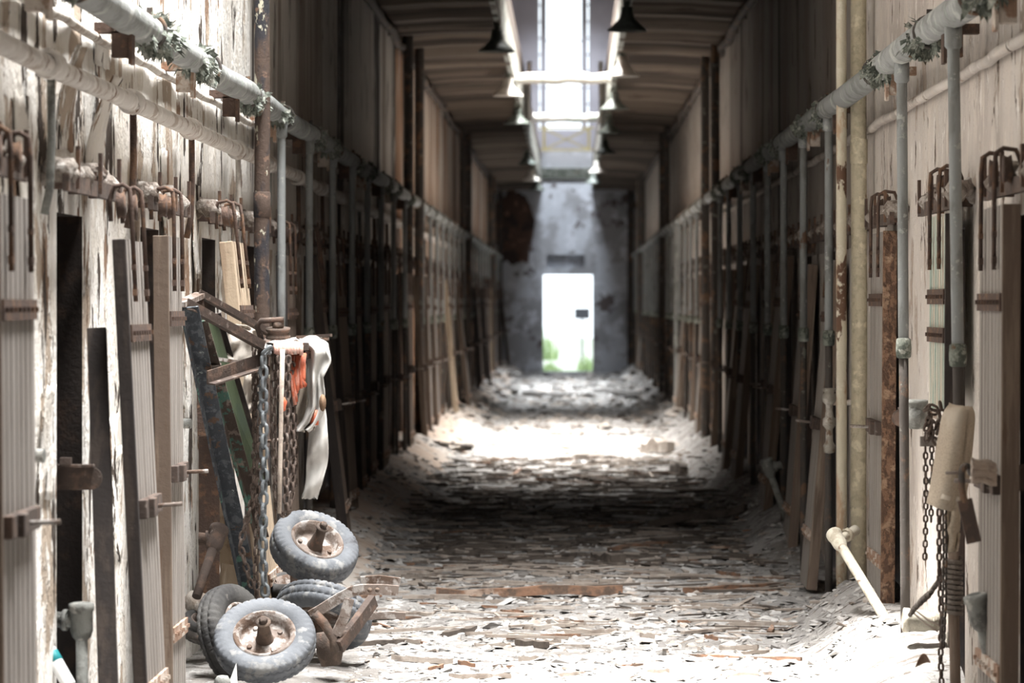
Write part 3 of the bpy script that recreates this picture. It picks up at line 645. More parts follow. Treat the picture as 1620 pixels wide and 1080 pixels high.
# ------------------------------------------------------------------ wheels
def make_wheel(name, label, c, n, R, W, mt, spin=0, hub=True, zig=False, lugs=84, dust=True):
    n = Vector(n).normalized(); t = thing(name, label, 'wheel', c)
    t.rotation_mode = 'QUATERNION'; t.rotation_quaternion = n.to_track_quat('Z', 'Y') @ Euler((0,0,spin)).to_quaternion()
    ri = R*.56; h = W/2
    prof = [(ri, h*.62),(ri*1.08, h*.80),(ri*1.25, h*.98),(R*.80, h*1.02),(R*.88, h*.96),(R*.945, h*.86),(R*.965, h*.80),(R*.985, h*.62),(R*.992, h*.40),(R*.978, h*.36),(R*.978, h*.30),(R, h*.26),(R, -h*.26),(R*.978,-h*.30),(R*.978,-h*.36),(R*.992,-h*.40),(R*.985,-h*.62),(R*.965,-h*.80),(R*.945,-h*.86),(R*.88,-h*.96),(R*.80,-h*1.02),(ri*1.25,-h*.98),(ri*1.08,-h*.80),(ri,-h*.62)]
    def fn(i, j, r, z):
        if 4 <= i <= 6 or 17 <= i <= 19: r = r*(1 if j % 4 else .965)
        elif 8 <= i <= 15 and zig: r = r*(1 if (j+i) % 4 else .972)
        elif 8 <= i <= 15: z = z+.004*(1 if (j//2) % 2 else -1); r = r if (j+2*(i % 2)) % 6 else r*.985
        return r, z
    MB().lathe(prof, lugs*2, fn=fn, close=True, smooth=True).build('tyre', mt, t)
    rp = [(ri*1.10, h*.80),(ri*1.06, h*.93),(ri*1.0, h*.90),(ri*.94, h*.72),(ri*.90, h*.66),(ri*.87, h*.2),(ri*.80, h*.05),(ri*.45, h*.10),(ri*.3, h*.16),(0, h*.16)]
    rp2 = [(ri*1.06,-h*.93),(ri*.94,-h*.72),(ri*.87,-h*.2),(ri*.80,0),(0,0)]
    MB().lathe(rp, 48).lathe([(a, b) for a, b in rp2], 48).build('rim', m_rim, t)
    hp = [(ri*.33, h*.12),(ri*.27, h*.5),(ri*.20, h*1.65),(ri*.17, h*1.9),(ri*.25, h*1.92),(ri*.26, h*2.08),(ri*.15, h*2.1),(0, h*2.1)]
    ho = MB().lathe(hp, 20).build('hub', m_hub, t)
    MB().lathe([(ri*.13, h*2.05),(ri*.15, h*2.08),(ri*.15, h*2.42),(ri*.11, h*2.48),(0, h*2.48)], 6, smooth=False).build('axle_nut', m_hub, ho)
    for k in range(4):
        a = k*math.pi/2+.6; MB().lathe([(.010, h*.08),(.010, h*.22),(0, h*.24)], 6, Matrix.Translation((ri*.62*math.cos(a), ri*.62*math.sin(a), 0)), smooth=False).build('rim_bolt', m_rim, t)
    return t
make_wheel('wheel', 'front grey rubber-tyred wheel facing up at the bottom left, dust in its rim', P(419, 1013, 14.55), (.0,-.66,.75), .197, .10, m_tyre)
make_wheel('wheel', 'dark tyred wheel with block tread wedged behind the front wheel', P(373, 1006, 15.0), (.80,-.42,.30), .21, .10, m_tyredark, zig=True)
make_wheel('wheel', 'topmost dusty tyred wheel of the heap, hub stub pointing up right', P(497, 866, 15.9), (.34,-.56,.76), .188, .115, m_tyre, spin=.4)
make_wheel('wheel', 'zigzag-treaded wheel lying under the topmost wheel', P(511, 973, 15.7), (-.20,-.58,-.76), .205, .11, m_tyre, zig=True)
make_wheel('wheel', 'added black wheel standing in for the shadow at the back of the heap, half hidden under the topmost wheel', P(470, 934, 16.2), (-.1,-.15,.97), .17, .12, m_tyredark, zig=True)  # added wheel, its black rubber stands in for the shadow in this gap
make_wheel('small_wheel', 'small dark ribbed wheel behind the wheel heap by the door foot', P(318, 992, 15.6), (.3,-.35,.85), .085, .085, m_tyredark, lugs=40)
# fork and leaf bars in front of the lower wheel
t = thing('axle_fork', 'rusty axle fork with riveted flat bars beside the wheel heap', 'fork', P(545, 990, 15.1))
q = lambda x, y, Y=15.1: P(x, y, Y)
def strip(name, pts, wid, mat, th=.012):
    b = MB(); pv = [Vector(p) for p in pts]
    for i in range(len(pv)-1): 
        d = (pv[i+1]-pv[i]).normalized()*.004; b.bar(pv[i]-d, pv[i+1]+d, th, wid, up=(0,-.1,1))
    return b.build(name, mat, t, world=True, bevel=.002)
top = bez(q(492,973), q(525,955), q(548,934), q(572,932), 8)+[q(604,932,15.15), q(628,934,15.2)]
top = [p for i, p in enumerate(top) if i == 0 or (p-top[i-1]).length > .004]
s1 = strip('leaf_bar', top, .042, m_rim)
for x, y in ((567,947),(589,944)): MB().lathe([(.011,0),(.010,.006),(0,.009)], 10, Matrix.Translation(P(x, y-4, 15.085)) @ Matrix.Rotation(math.pi/2, 4, 'X')).build('rivet', m_rim, s1, world=False) if False else None
strip('fork_arm', [q(552,948), q(545,975), q(532,1003)], .04, m_rim, .02)
strip('fork_arm', [q(590,950,15.3), q(565,985,15.2), q(537,1022,15.1)], .055, m_steelbrown, .03)
strip('leaf_bar', [q(572,918,15.6), q(600,916,15.6), q(632,920,15.6)], .035, m_rim)
strip('leaf_bar', [q(580,975,15.4), q(610,972,15.4), q(640,974,15.4)], .03, m_rim)
MB().tube([q(497,970), q(512,985), q(527,1010), q(530,1030)], [.022,.02,.017,.02], 10).build('pivot_pin', m_hub, t, world=True)
MB().tube([q(520,1000,15.2), q(522,1030,15.2), q(524,1052,15.2)], [.05,.055,.04], 14).build('swivel_post', m_hub, t, world=True)
for x in (585, 597): MB().lathe([(.010,0),(.009,.005),(0,.008)], 10, Matrix.Translation(P(x, 933, 15.09)-t.location) @ Matrix.Rotation(math.pi/2, 4, 'X')).build('rivet', m_hub, t)

# ------------------------------------------------------------------ steel frame
t = thing('steel_frame', 'triangular angle-iron frame leaning by the left wall, chains hung on its arm', 'frame', P(395, 1000, 15.5))
def angle(name, a, b_, w1, w2, mat, up, parent=None):
    """L-section: flange w1 across the view, flange w2 in depth"""
    a = Vector(a); b_ = Vector(b_); d = (b_-a).normalized(); u = Vector(up); u = (u-d*u.dot(d)).normalized(); v = d.cross(u)
    k = MB(); 
    def slab(o, e1, l1, e2, l2):
        k.add([p+o+e1*i*l1+e2*j*l2 for p in (a, b_) for i, j in ((0,0),(1,0),(1,1),(0,1))], [(3,2,1,0),(4,5,6,7),(0,1,5,4),(1,2,6,5),(2,3,7,6),(3,0,4,7)])
    slab(Vector((0,0,0)), u, w1, v, .007); slab(Vector((0,0,0)), u, .007, v, w2)
    o = k.build(name, mat, parent or t, world=True); return o
sl = angle('main_leg', P(287,486,14.85), P(388,958,15.75), .068, .05, m_slate, (1,0,0))
angle('inner_leg', P(309,508,15.06), P(407,850,15.7), .05, .05, m_steelgreen, (1,0,0))
angle('rear_leg', P(339,496,15.6), P(418,768,16.0), .028, .05, m_darkedge, (1,0,0))
MB().add([P(318,500,15.3), P(340,498,15.5), P(419,760,15.9), P(412,805,15.85), P(345,592,15.4)], [(0,4,3,2,1)]).build('green_panel', m_greenpanel, t, world=True).modifiers.new('solid', 'SOLIDIFY').thickness = .008
angle('top_arm', P(292,489,14.85), P(414,556,15.3), .045, .04, m_steelbrown, (0,-.2,1))
angle('top_arm', P(312,470,15.4), P(428,535,15.8), .035, .04, m_steelbrown, (0,-.2,1))
angle('lower_arm', P(327,608,14.95), P(414,580,15.3), .055, .04, m_steelbrown, (0,-.2,1))
MB().bar(P(283,482,14.8), P(318,466,15.5), .05, .02).build('cap_plate', m_rim, t, world=True)
MB().bar(P(413,560,15.3), P(428,537,15.8), .03, .035).build('end_bar', m_steelbrown, t, world=True)
for (x0,y0,x1,y1,Y) in ((414,562,486,549,15.25),(470,568,490,562,15.35)):
    MB().bar(P(x0,y0,Y), P(x1,y1,Y), .03, .024).build('prong', m_steelbrown, t, world=True)
    MB().box(P(x1-2,y1-1,Y-.02), (.022,.03,.03)).build('prong_nut', m_hub, t, world=True)
# pulleys and rods lying on the frame
def pulley(label, c, R, tilt=(0,0,0)):
    p = thing('pulley', label, 'pulley', c, rot=tilt); g = []
    MB().lathe([(.012,-.022),(R,-.022),(R*1.0,-.012),(R*.86,-.004),(R*.86,.004),(R,.012),(R,.022),(.012,.022)], 28).build('sheave', m_hub, p)
    MB().lathe([(0,.022),(R*.45,.022),(R*.5,.03),(R*.48,.046),(R*.3,.05),(0,.05)], 20).build('hub_cap', m_hub, p); return p
p = pulley('rusty pulley wheel resting on the cloth at the top of the chain rack', P(440, 527, 15.45), .05, (.12, 0, 0))
MB().tube([(-.07,.02,-.03),(-.085,.0,.03),(-.07,-.01,.052),(.025,-.01,.058)], .012, 8).build('yoke', m_steelbrown, p)
p = pulley('rusty pulley wheel lying inside the triangle of the steel frame', P(334, 584, 15.2), .042, (.15, 0, 0))
tag(MB().bar(P(313,563,15.15), P(400,576,15.35), .018, .014).build('iron_rod', m_rim, world=True), 'flat iron rod lying across the pulley inside the steel frame', 'rod')
tag(MB().bar(P(470,533,15.5), P(524,530,15.45), .022, .012).build('iron_rod', m_steelbrown, world=True), 'flat iron rod sticking out right over the shirt, upper one', 'rod')
tag(MB().bar(P(478,537,15.42), P(520,536,15.4), .018, .012).build('iron_rod', m_hub, world=True), 'flat iron rod sticking out right over the shirt, lower one', 'rod')

# ------------------------------------------------------------------ chains
def link_mesh(L, W, r, name='link'):
    pts = []; hl = (L-W)/2
    for i in range(8): a = math.pi*i/7; pts.append(((W/2-r)*math.cos(a), 0, hl+(W/2-r)*math.sin(a)))
    for i in range(8): a = math.pi+math.pi*i/7; pts.append(((W/2-r)*math.cos(a), 0, -hl+(W/2-r)*math.sin(a)))
    b = MB().tube(pts, r, 7, closed=True)
    me = bpy.data.meshes.new(name); me.from_pydata(b.v, [], b.f); me.polygons.foreach_set('use_smooth', [True]*len(b.f)); return me
def chain(name, label, pts, L, mat, wf=.68, rf=.155, group=None, tw=.35):
    pts = [Vector(p) for p in pts]; r = L*rf*.8; pitch = L-2*r*1.05
    t = thing(name, label, 'chain', pts[0], group)
    me = link_mesh(L, L*wf, r); me.materials.append(mat)
    seg = [(pts[i+1]-pts[i]).length for i in range(len(pts)-1)]; tot = sum(seg); n = int(tot/pitch); n = min(n, 100)
    for k in range(n):
        d = k*pitch+pitch/2; i = 0
        while i < len(seg)-1 and d > seg[i]: d -= seg[i]; i += 1
        p = pts[i].lerp(pts[i+1], min(1, d/seg[i])); dr = (pts[i+1]-pts[i]).normalized()
        o = bpy.data.objects.new('link', me); C.objects.link(o); o.parent = t; o.location = p-pts[0]
        qz = dr.to_track_quat('Z', 'Y'); sp = Euler((0, 0, tw+(math.pi/2 if k % 2 else 0)+.12*math.sin(k*1.7))).to_quaternion()
        o.rotation_mode = 'QUATERNION'; o.rotation_quaternion = qz @ sp
    return t
def cz(pl, Y): return [P(x, y, Y) for x, y in pl]
chain('chain', 'thickest grey galvanised chain hanging at the front of the rack', [P(431,554,15.35)]+cz([(424,553),(417,560),(417,640),(418,760),(416,860),(417,905),(421,957)], 15.15), .062, m_chain)
chain('chain', 'rusty chain hanging from rack end down to the front wheel, beside the thick grey chain', [P(423,566,15.3)]+cz([(411,700),(409,780),(407,850),(405,910),(407,955)], 15.25), .047, m_chainrust, tw=.9)
chain('chain', 'rusty chain swagging left across the foot of the frame', cz([(404,570),(404,700),(400,790),(388,830),(380,862),(390,900),(402,940)], 15.35), .045, m_chainrust, tw=.2)
chain('chain', 'rusty chain looping down and up in the middle of the rack', cz([(434,560),(432,640),(434,720),(437,780),(441,806),(448,816),(456,808),(462,780),(464,700),(462,620),(462,566)], 15.25), .047, m_chainrust, tw=.5)
chain('chain', 'rusty double chain nearest the orange rope', cz([(456,563),(454,640),(452,730),(453,790),(455,818)], 15.18), .047, m_chainrust, tw=1.0)
chain('chain', 'rusty chain strand behind the prongs beside the shirt', cz([(464,566),(465,640),(467,700),(466,770)], 15.4), .044, m_chainrust, tw=.3)
chain('chain', 'thin rusty chain just left of the thick grey chain, under the arm', cz([(402,545),(402,640),(404,740),(402,800)], 15.5), .036, m_chainrust)
chain('chain', 'thin grey chain farthest back on the rack behind the lower arm', cz([(409,580),(408,660),(410,760),(409,830)], 15.6), .036, m_chain)
chain('chain', 'short rusty chain looped by its end over the prong', cz([(441,562),(442,600),(443,640)], 15.2), .042, m_chainrust, tw=.7)
# ropes
tag(MB().tube(cz([(447,552),(445,640),(443,740),(442,812)], 15.1), [.010,.009,.009,.008], 8).build('cord', m_rope, world=True), 'straight pale cord hanging in front of the rusty chains', 'cord')
random.seed(9)
t = thing('rope_hank', 'hank of orange and faded pink rope looped over the rack', 'rope', P(460, 560, 15.3))
for i in range(14):
    x = 436+i*3.2; MB().tube([P(x+rnd(-2,2),545+rnd(-3,3),15.4), P(x,541+i*.15,15.28), P(x+rnd(-1,1),548,15.2), P(x+rnd(-1,1),559+rnd(0,3),15.2)], .0085, 7).build('rope_turn', m_pinkrope, t, world=True)
for i in range(8):
    x = 464+i*2.6; e = 632-i*4+rnd(-8,8)
    MB().tube(bez(P(x,560,15.3), P(x-3,580,15.25), P(x+rnd(-6,6),600,15.22), P(x+rnd(-4,6),e,15.24), 8), .008, 7).build('rope_tail', m_orange, t, world=True)
t = thing('rope_tag', 'small orange rope end dangling below the shirt tail', 'rope', P(498, 655, 15.3))
MB().tube(cz([(499,648),(498,658),(497,672)], 15.3), [.008,.018,.017], 8).build('tassel', m_orange, t, world=True); MB().tube(cz([(497,672),(497,680)], 15.3), .004, 6).build('cord_end', m_ropedark, t, world=True)
tag(MB().tube(cz([(446,630),(449,636),(447,646),(450,650)], 15.12), [.012,.014,.012,.008], 8).build('rope_knot', m_orange, world=True), 'tiny orange rope knot caught between the rusty chains', 'rope')

# ------------------------------------------------------------------ draped shirt and cloths
def lerp_pl(pl, t):
    n = len(pl)-1; k = min(int(t*n), n-1); f = t*n-k; return (pl[k][0]*(1-f)+pl[k+1][0]*f, pl[k][1]*(1-f)+pl[k+1][1]*f)
t = thing('shirt', 'off-white long-sleeved shirt draped over the end of the chain rack', 'shirt', P(490, 600, 15.35))
Lp = [(458,541),(470,536),(484,545),(486,580),(484,610),(486,640),(478,665),(466,680)]
Rp = [(500,530),(520,541),(526,571),(512,596),(513,620),(511,650),(500,672),(489,682)]
def body(u, v):
    a = lerp_pl(Lp, v); b = lerp_pl(Rp, v); x = a[0]*(1-u)+b[0]*u; y = a[1]*(1-u)+b[1]*u
    fold = .034*math.sin(u*10+v*2.2)*smooth(.05,.35,v)+.014*math.sin(u*19-v*5)*smooth(.1,.6,v)+.02*noise.noise(Vector((u*4, v*7, 3)))
    Y = 15.42-.09*smooth(0,.28,v)-.05*math.sin(u*math.pi)+fold
    return P(x+3*math.sin(v*7+u*3)*(u-.5), y+2*math.sin(u*7), Y)
MB().sheet(body, 26, 40).build('shirt_body', m_cloth, t, world=True)
ax = [(501,628,.024),(503,660,.034),(504,690,.040),(503,715,.043),(501,738,.042),(497,760,.036),(493,778,.031),(490,788,.033)]
sv = MB(); nr = 40; rings = []
for i in range(33):
    tt = i/32*(len(ax)-1); k = min(int(tt), len(ax)-2); f_ = tt-k; A_, B_ = ax[k], ax[k+1]
    x, y, r = [A_[m_]*(1-f_)+B_[m_]*f_ for m_ in range(3)]; c_ = P(x, y, 15.37)
    for j in range(nr):
        th_ = 2*math.pi*j/nr; fo = 1+.16*math.sin(3*th_+i*.28)*math.sin(i*.35+.6)+.10*math.sin(7*th_-i*.2)+.06*noise.noise(Vector((math.cos(th_)*2, i*.25, math.sin(th_)*2)))
        rings.append(c_+Vector((r*math.cos(th_)*(1+.25*(fo-1)), .42*r*math.sin(th_)*fo*1.2+.012*math.sin(i*.5+th_), .004*math.sin(5*th_))))
sv.add(rings, [(i*nr+j, i*nr+(j+1) % nr, (i+1)*nr+(j+1) % nr, (i+1)*nr+j) for i in range(32) for j in range(nr)], 0, True)
sv.build('hanging_sleeve', m_cloth, t, world=True)
def collar(u, v):
    x = 412+u*98; y = 545-11*math.sin(u*2.2)+v*(8+12*smooth(.5,.85,u))+4.5*math.sin(u*17+v*5)*(.4+v); return P(x, y, 15.62-.28*v+.03*math.sin(u*24+v*7)+.02*noise.noise(Vector((u*9, v*4, 8))))
MB().sheet(collar, 40, 10).build('shoulder_fold', m_cloth, t, world=True)
def back(u, v):
    x = 462+u*24-2*v+2*math.sin(v*5); y = 575+v*103+6*u*v; return P(x, y, 15.5+.02*math.sin(u*8+v*3))
MB().sheet(back, 12, 24).build('shirt_back', m_clothdirty, t, world=True)
MB().lathe([(0,-.004),(.014,-.003),(.016,.0),(0,.004)], 14, Matrix.Translation(P(510.5, 637, 15.26)-t.location) @ Matrix.Diagonal((.9,1,2.2,1)) @ Matrix.Rotation(math.pi/2, 4, 'X')).build('brown_patch', m_patch, t)
def crump(pl, pr, Y, seed, amp=.02):
    def f(u, v):
        a = lerp_pl(pl, v); b = lerp_pl(pr, v); x = a[0]*(1-u)+b[0]*u; y = a[1]*(1-u)+b[1]*u
        return P(x, y, Y(u, v)+amp*noise.noise(Vector((u*3.5, v*3.5, seed)))*2+amp*.5*noise.noise(Vector((u*9, v*9, seed))))
    return f
tag(MB().sheet(crump([(365,512),(358,530),(350,558),(370,582)], [(400,516),(412,526),(410,560),(378,583)], lambda u, v: 15.75-.1*v, 2), 20, 20).build('crumpled_cloth', m_clothdirty, world=True), 'crumpled stained cloth tucked between the arms of the steel frame', 'cloth')
tag(MB().sheet(crump([(388,590),(384,615),(380,640),(378,655)], [(416,588),(414,615),(413,638),(412,652)], lambda u, v: 15.9-.03*math.sin(u*9), 6), 20, 20).build('hanging_rag', m_clothdirty, world=True), 'grey dusty rag hanging behind the chains under the lower arm', 'rag')

# ------------------------------------------------------------------ right side: towel, chains, rope, hook
t = thing('towel', 'beige ribbed terry towel hanging over the foot of a grey downpipe at right', 'towel', P(1510, 650, 12.75))
TL = [(1503,641),(1494,660),(1487,700),(1480,745),(1475,775),(1470,797)]; TR = [(1536,646),(1538,660),(1535,700),(1530,750),(1524,785),(1516,808)]
def towel(u, v):
    a = lerp_pl(TL, v); b = lerp_pl(TR, v); x = a[0]*(1-u)+b[0]*u; y = a[1]*(1-u)+b[1]*u+2.5*math.sin(u*math.pi)
    return P(x, y, 12.80-.10*math.sin(u*math.pi)*(1-.25*v)+.035*math.exp(-((u-.72)/.05)**2)-.08*smooth(0,.08,v)+.012*math.sin(u*7+v*3))
MB().sheet(towel, 30, 44, th=.022).build('towel_pile', m_towel, t, world=True)
MB().sheet(lambda u, v: towel(u, .80+.07*v)+Vector((0,-.012,0)), 30, 5, th=.006).build('woven_band', m_towelband, t, world=True)
tag(MB().sheet(crump([(1497,806),(1496,840),(1497,874)], [(1519,800),(1518,840),(1514,872)], lambda u, v: 12.98+.02*math.sin(u*9), 9, .015), 14, 20, th=.01).build('hanging_rag', m_towel, world=True), 'tan rag strip hanging below the terry towel', 'rag')
random.seed(17)
def ch(name, lab, pl, Y, L, mat, **k): return chain(name, lab, cz(pl, Y), L, mat, **k)
ch('chain', 'tangled rusty chain heaped over the bracket left of the towel', [(1462,650),(1470,641),(1479,646),(1488,641),(1491,655),(1483,668),(1490,685),(1482,700),(1474,690),(1478,668),(1468,660),(1472,680),(1465,697),(1466,676),(1474,652),(1486,652),(1489,672),(1480,690)], 13.35, .040, m_chainrust)
ch('chain', 'thin rusty chain hanging straight from the wooden block at right, longer one', [(1464,706),(1465,780),(1464,850),(1463,890)], 13.4, .030, m_chainrust, tw=.1)
ch('chain', 'thin dark chain hanging from the wooden block, shorter one nearer the towel', [(1474,706),(1474,750),(1473,790),(1473,832)], 13.38, .030, m_darkiron, tw=.2)
ch('chain', 'dark double chain hanging from behind the towel to the floor, left strand', [(1486,805),(1486,900),(1490,980),(1488,1040),(1490,1085)], 13.0, .034, m_chainrust, tw=.5)
ch('chain', 'dark double chain hanging from behind the towel to the floor, right strand', [(1494,803),(1495,880),(1494,960),(1491,1030)], 12.95, .034, m_darkiron, tw=.9)
tag(MB().box(P(1468,698,13.45), (.055,.03,.035)).build('wooden_block', m_wood, world=True), 'small wooden block under the chain tangle', 'block')
def twist(pl, Y, r, nm, lab, mat):
    b = MB(); pv = cz(pl, Y); 
    for k in range(3):
        pp = []
        for i in range(41):
            s = i/40*(len(pv)-1); j = min(int(s), len(pv)-2); p = pv[j].lerp(pv[j+1], s-j); a = i*.7+k*2.094; pp.append(p+Vector((.5*r*math.sin(a), .6*r*math.cos(a), .8*r*math.sin(a))))
        b.tube(pp, r*.62, 6)
    tag(b.build(nm, mat, world=True), lab, 'rope')
twist([(1442,968),(1456,952),(1472,938),(1487,916),(1498,890),(1508,884)], 13.1, .014, 'twisted_rope', 'dark twisted rope slung low across the white wall at right', m_ropedark)
t = thing('wrapped_post', 'thin wooden post with dark rope wound round its top, below the towel', 'post', P(1510, 1085, 13.1))
MB().tube(cz([(1508,872),(1509,960),(1511,1060),(1512,1100)], 13.1), .019, 10).build('post_shaft', m_woodbrown, t, world=True)
MB().tube([P(1508+i*.02, 882+i*1.15, 13.1)+Vector((.026*math.cos(i*.9), .026*math.sin(i*.9), 0)) for i in range(80)], .008, 6).build('rope_binding', m_ropedark, t, world=True)
for i, (a, b_) in enumerate((((1444,968),(1484,998)),((1450,966),(1487,990)))):
    tag(MB().tube([P(a[0],a[1],13.2), P((a[0]+b_[0])/2, (a[1]+b_[1])/2+3, 13.2), P(b_[0],b_[1],13.2)], .004, 6).build('bent_wire', m_rope, world=True), ('lower', 'upper')[i]+' thin bent wire below the twisted rope at right', 'wire')
t = thing('hasp_hook', 'dark iron hook with a flat hasp hanging from the right-edge door latch', 'hook', P(1530, 745, 11.6))
MB().tube(bez(P(1536,748,11.65), P(1533,733,11.55), P(1521,733,11.5), P(1521,752,11.5), 8)+cz([(1522,775),(1526,795)], 11.5), .011, 8).build('hook', m_darkiron, t, world=True)
MB().bar(P(1526,790,11.5), P(1541,858,11.5), .045, .014, up=(0,1,0)).build('hasp', m_steelbrown, t, world=True)
MB().tube(cz([(1496,748),(1524,747)], 11.5), .005, 6).build('pin', m_rim, t, world=True)
t = thing('tied_rag', 'frayed grey rag strip tied round the latch of the right-edge door', 'rag', P(1555, 745, 11.7))
for k in range(3):
    MB().sheet(lambda u, v, k=k: P(1537+u*39, 724+k*13+v*13+u*9*(1 if k < 2 else .5)+2*math.sin(u*7+k), 11.46+.06*u+.012*math.sin(v*3.1+k)), 14, 5, th=.008).build('rag_wrap', m_rope, t, world=True)

# ------------------------------------------------------------------ left bits
t = thing('sealant_tube', 'white plastic tube with a teal band leaning at the bottom left wall', 'tube', P(88, 1050, 11.75))
a = P(78, 1028, 11.75)-t.location; b_ = P(110, 1085, 11.7)-t.location; d = (b_-a); qm = d.to_track_quat('Z', 'Y').to_matrix().to_4x4()
MB().lathe([(0,0),(.020,.0),(.022,.01),(.022,d.length)], 18, Matrix.Translation(a) @ qm).build('tube_body', m_white, t)
MB().lathe([(.0225,.012),(.0235,.013),(.0235,.047),(.0225,.048)], 18, Matrix.Translation(a) @ qm).build('teal_band', m_teal, t)
MB().lathe([(0,-.002),(.014,-.002),(.014,.002)], 14, Matrix.Translation(a) @ qm).build('dark_opening', m_black, t)
tag(MB().tube(cz([(297,1003),(320,1010)], 15.3), .016, 12).build('pipe_offcut', m_darkiron, world=True), 'short dark pipe end poking out by the small ribbed wheel', 'pipe')
tag(MB().tube([P(304,950,15.7), P(340,962,15.6)], .045, 14).build('pipe_offcut', m_pale, world=True), 'pale thick pipe stub behind the small ribbed wheel', 'pipe')
tag(MB().add([P(360,1085,14.3), P(376,1085,14.3), P(374,1048,14.35), P(362,1082,14.36)], [(0,1,2),(0,2,3),(1,3,2),(0,3,1)]).build('glass_shard', m_chip, world=True), 'upright pale shard in front of the front wheel', 'shard')
tag(MB().lathe([(0,.03),(.02,.027),(.03,.012),(.032,0),(.03,-.03)], 14, Matrix.Translation(P(352,1080,14.3))).build('round_cap', m_valve, world=True), 'grey rounded cap at the bottom edge left of the pale shard', 'cap')
tag(MB().bar(P(352,745,16.4), P(372,945,16.2), .10, .03, up=(0,1,0)).build('broken_board', m_woodtan, world=True), 'tan broken board standing behind the leaning frame', 'board')
tag(MB().box(P(380,915,16.1), (.16,.10,.10), Euler((0,.2,.3)).to_matrix()).build('wood_block', m_woodtan, world=True), 'tan wood block lying behind the wheel with block tread', 'block')
for i, (x, y, Y, L_, lab) in enumerate(((232,660,13.0,.2,'thin ribbed rod standing beside the pale kicked-out door'),)):
    tag(MB().tube([P(x,612,Y), P(x+14,1078,Y)], .012, 8).build('ribbed_rod', m_wood, world=True), lab, 'rod')
tag(MB().bar(P(163,520,12.15)+Vector((-.02,0,0)), P(172,1100,11.85), .060, .03, up=(0,1,0)).build('dark_strip', m_darkedge, world=True), 'dark upright strip against the white wall just right of the widest black opening', 'board')  # dark upright bar along the dark band beside the opening
tag(MB().bar(P(331,690,15.7), P(331,945,15.7), .085, .02, up=(0,1,0)).build('iron_plate', m_rust, world=True), 'rusted upright iron plate on the wall left of the leaning frame', 'plate')
tag(MB().bar(P(316,470,15.4), P(320,690,15.4), .035, .03, up=(0,1,0)).build('iron_plate', m_rust, world=True), 'narrow rusty iron bar on the wall behind the top of the frame', 'plate')
# wall stubs
for x, y, Y, lab in ((62,718,10.9,'short grey pipe stub in the white wall right of the left-edge door'), (300,668,15.1,'short grey pipe stub in the wall left of the leaning frame')):
    p = P(x, y, Y); tag(MB().tube([(XL-.05, Y, p.z), (XL+.09, Y-.02, p.z-.004)], .02, 12).build('wall_stub', m_valve, world=True), lab, 'pipe')

# peeling paint sheets on the near left wall
random.seed(41)
Z_ = lambda pl: abs(pl[1]-1.96) < .03
def flap(name, pl, lift, seed, mat, parent):
    """ragged paint sheet, hinged on the wall and curling off it; pl = (Y, Z) outline rows"""
    def f(u, v):
        w = pl[2]*(1-.55*v)+.02*noise.noise(Vector((v*5, seed, 0))); y = pl[0]+(u-.5)*w; z = pl[1]+pl[3]*v+.015*noise.noise(Vector((u*5, v*3, seed)))
        return Vector((XL+.006+(.5 if Z_(pl) else .22)*lift*v*v+.012*math.sin(u*3.1)*v, y+.1*v*noise.noise(Vector((v*2, seed, 3))), z))
    struct(MB().sheet(f, 8, 12, th=.003).build(name, mat, parent))
for i, (Y, Z, w_, h_, l_) in enumerate(((11.9,1.98,.5,.32,.12),(12.7,1.95,.5,.30,.16),(10.9,1.3,.3,-.5,.07),(11.5,.9,.35,.35,.09),(11.2,.55,.4,-.4,.1),(13.2,1.1,.3,-.5,.08),(13.3,.6,.35,.4,.07),(14.95,1.25,.4,-.5,.09),(15.3,1.0,.4,.4,.10),(15.5,1.5,.35,-.5,.08),(16.1,2.0,.35,-.4,.05),(15.0,.8,.3,-.5,.07),(11.0,2.1,.3,-.4,.04),(12.9,2.3,.4,.3,.04),(14.9,2.1,.3,-.4,.05))):
    flap('peeling_paint', (Y, Z, w_, h_), l_, i*3.7, m_wallL, wl)

# ------------------------------------------------------------------ rubble
rg = np.random.default_rng(5)
def scatter_chips(name, n, ymin, ymax, smin, smax, mats, label, cat, p, flat=.4, xr=(-1.5, 1.35)):
    b = MB()
    base = np.array([(-1,-1,0),(1,-.8,0),(.9,1,0),(-.8,.9,0),(-.6,-.7,1),(.7,-.5,.8),(.5,.6,1),(-.5,.5,.9)])
    fc = [(0,1,5,4),(1,2,6,5),(2,3,7,6),(3,0,4,7),(4,5,6,7)]
    us = rg.random(n); ys = 1/(1/ymin+(1/ymax-1/ymin)*us)
    for k in range(n):
        y = ys[k]; x = rg.uniform(*xr)
        if y < 16.8 and x < -.9: continue
        s = smin+(smax-smin)*rg.random()**3; v = base*(1+.5*rg.uniform(-1,1,(8,3))); v = v*np.array([s*rg.uniform(.6,1.6), s*rg.uniform(.6,1.6), s*flat*rg.uniform(.5,1.5)])
        a = rg.uniform(0,6.28); c, s_ = math.cos(a), math.sin(a); z = floor_z(x, y)-.003
        tx, ty = rg.uniform(-.35,.35,2)
        b.add([(x+p_[0]*c-p_[1]*s_, y+p_[0]*s_+p_[1]*c, z+p_[2]+tx*p_[0]+ty*p_[1]) for p_ in v], fc, int(rg.choice(len(mats), p=p)))
    tag(b.build(name, mats), label, cat, kind='stuff')
scatter_chips('plaster_rubble', 17000, 15.0, 44, .004, .030, [m_chip, m_chipgrey, m_lathpale], 'loose crumbled plaster and grit strewn over the corridor floor', 'rubble', [.5,.32,.18])
scatter_chips('middle_rubble', 1500, 43, 60, .015, .07, [m_chipgrey, m_lathpale, m_lath], 'dim grit and broken bits on the floor beyond the second bright patch', 'rubble', [.5,.3,.2])
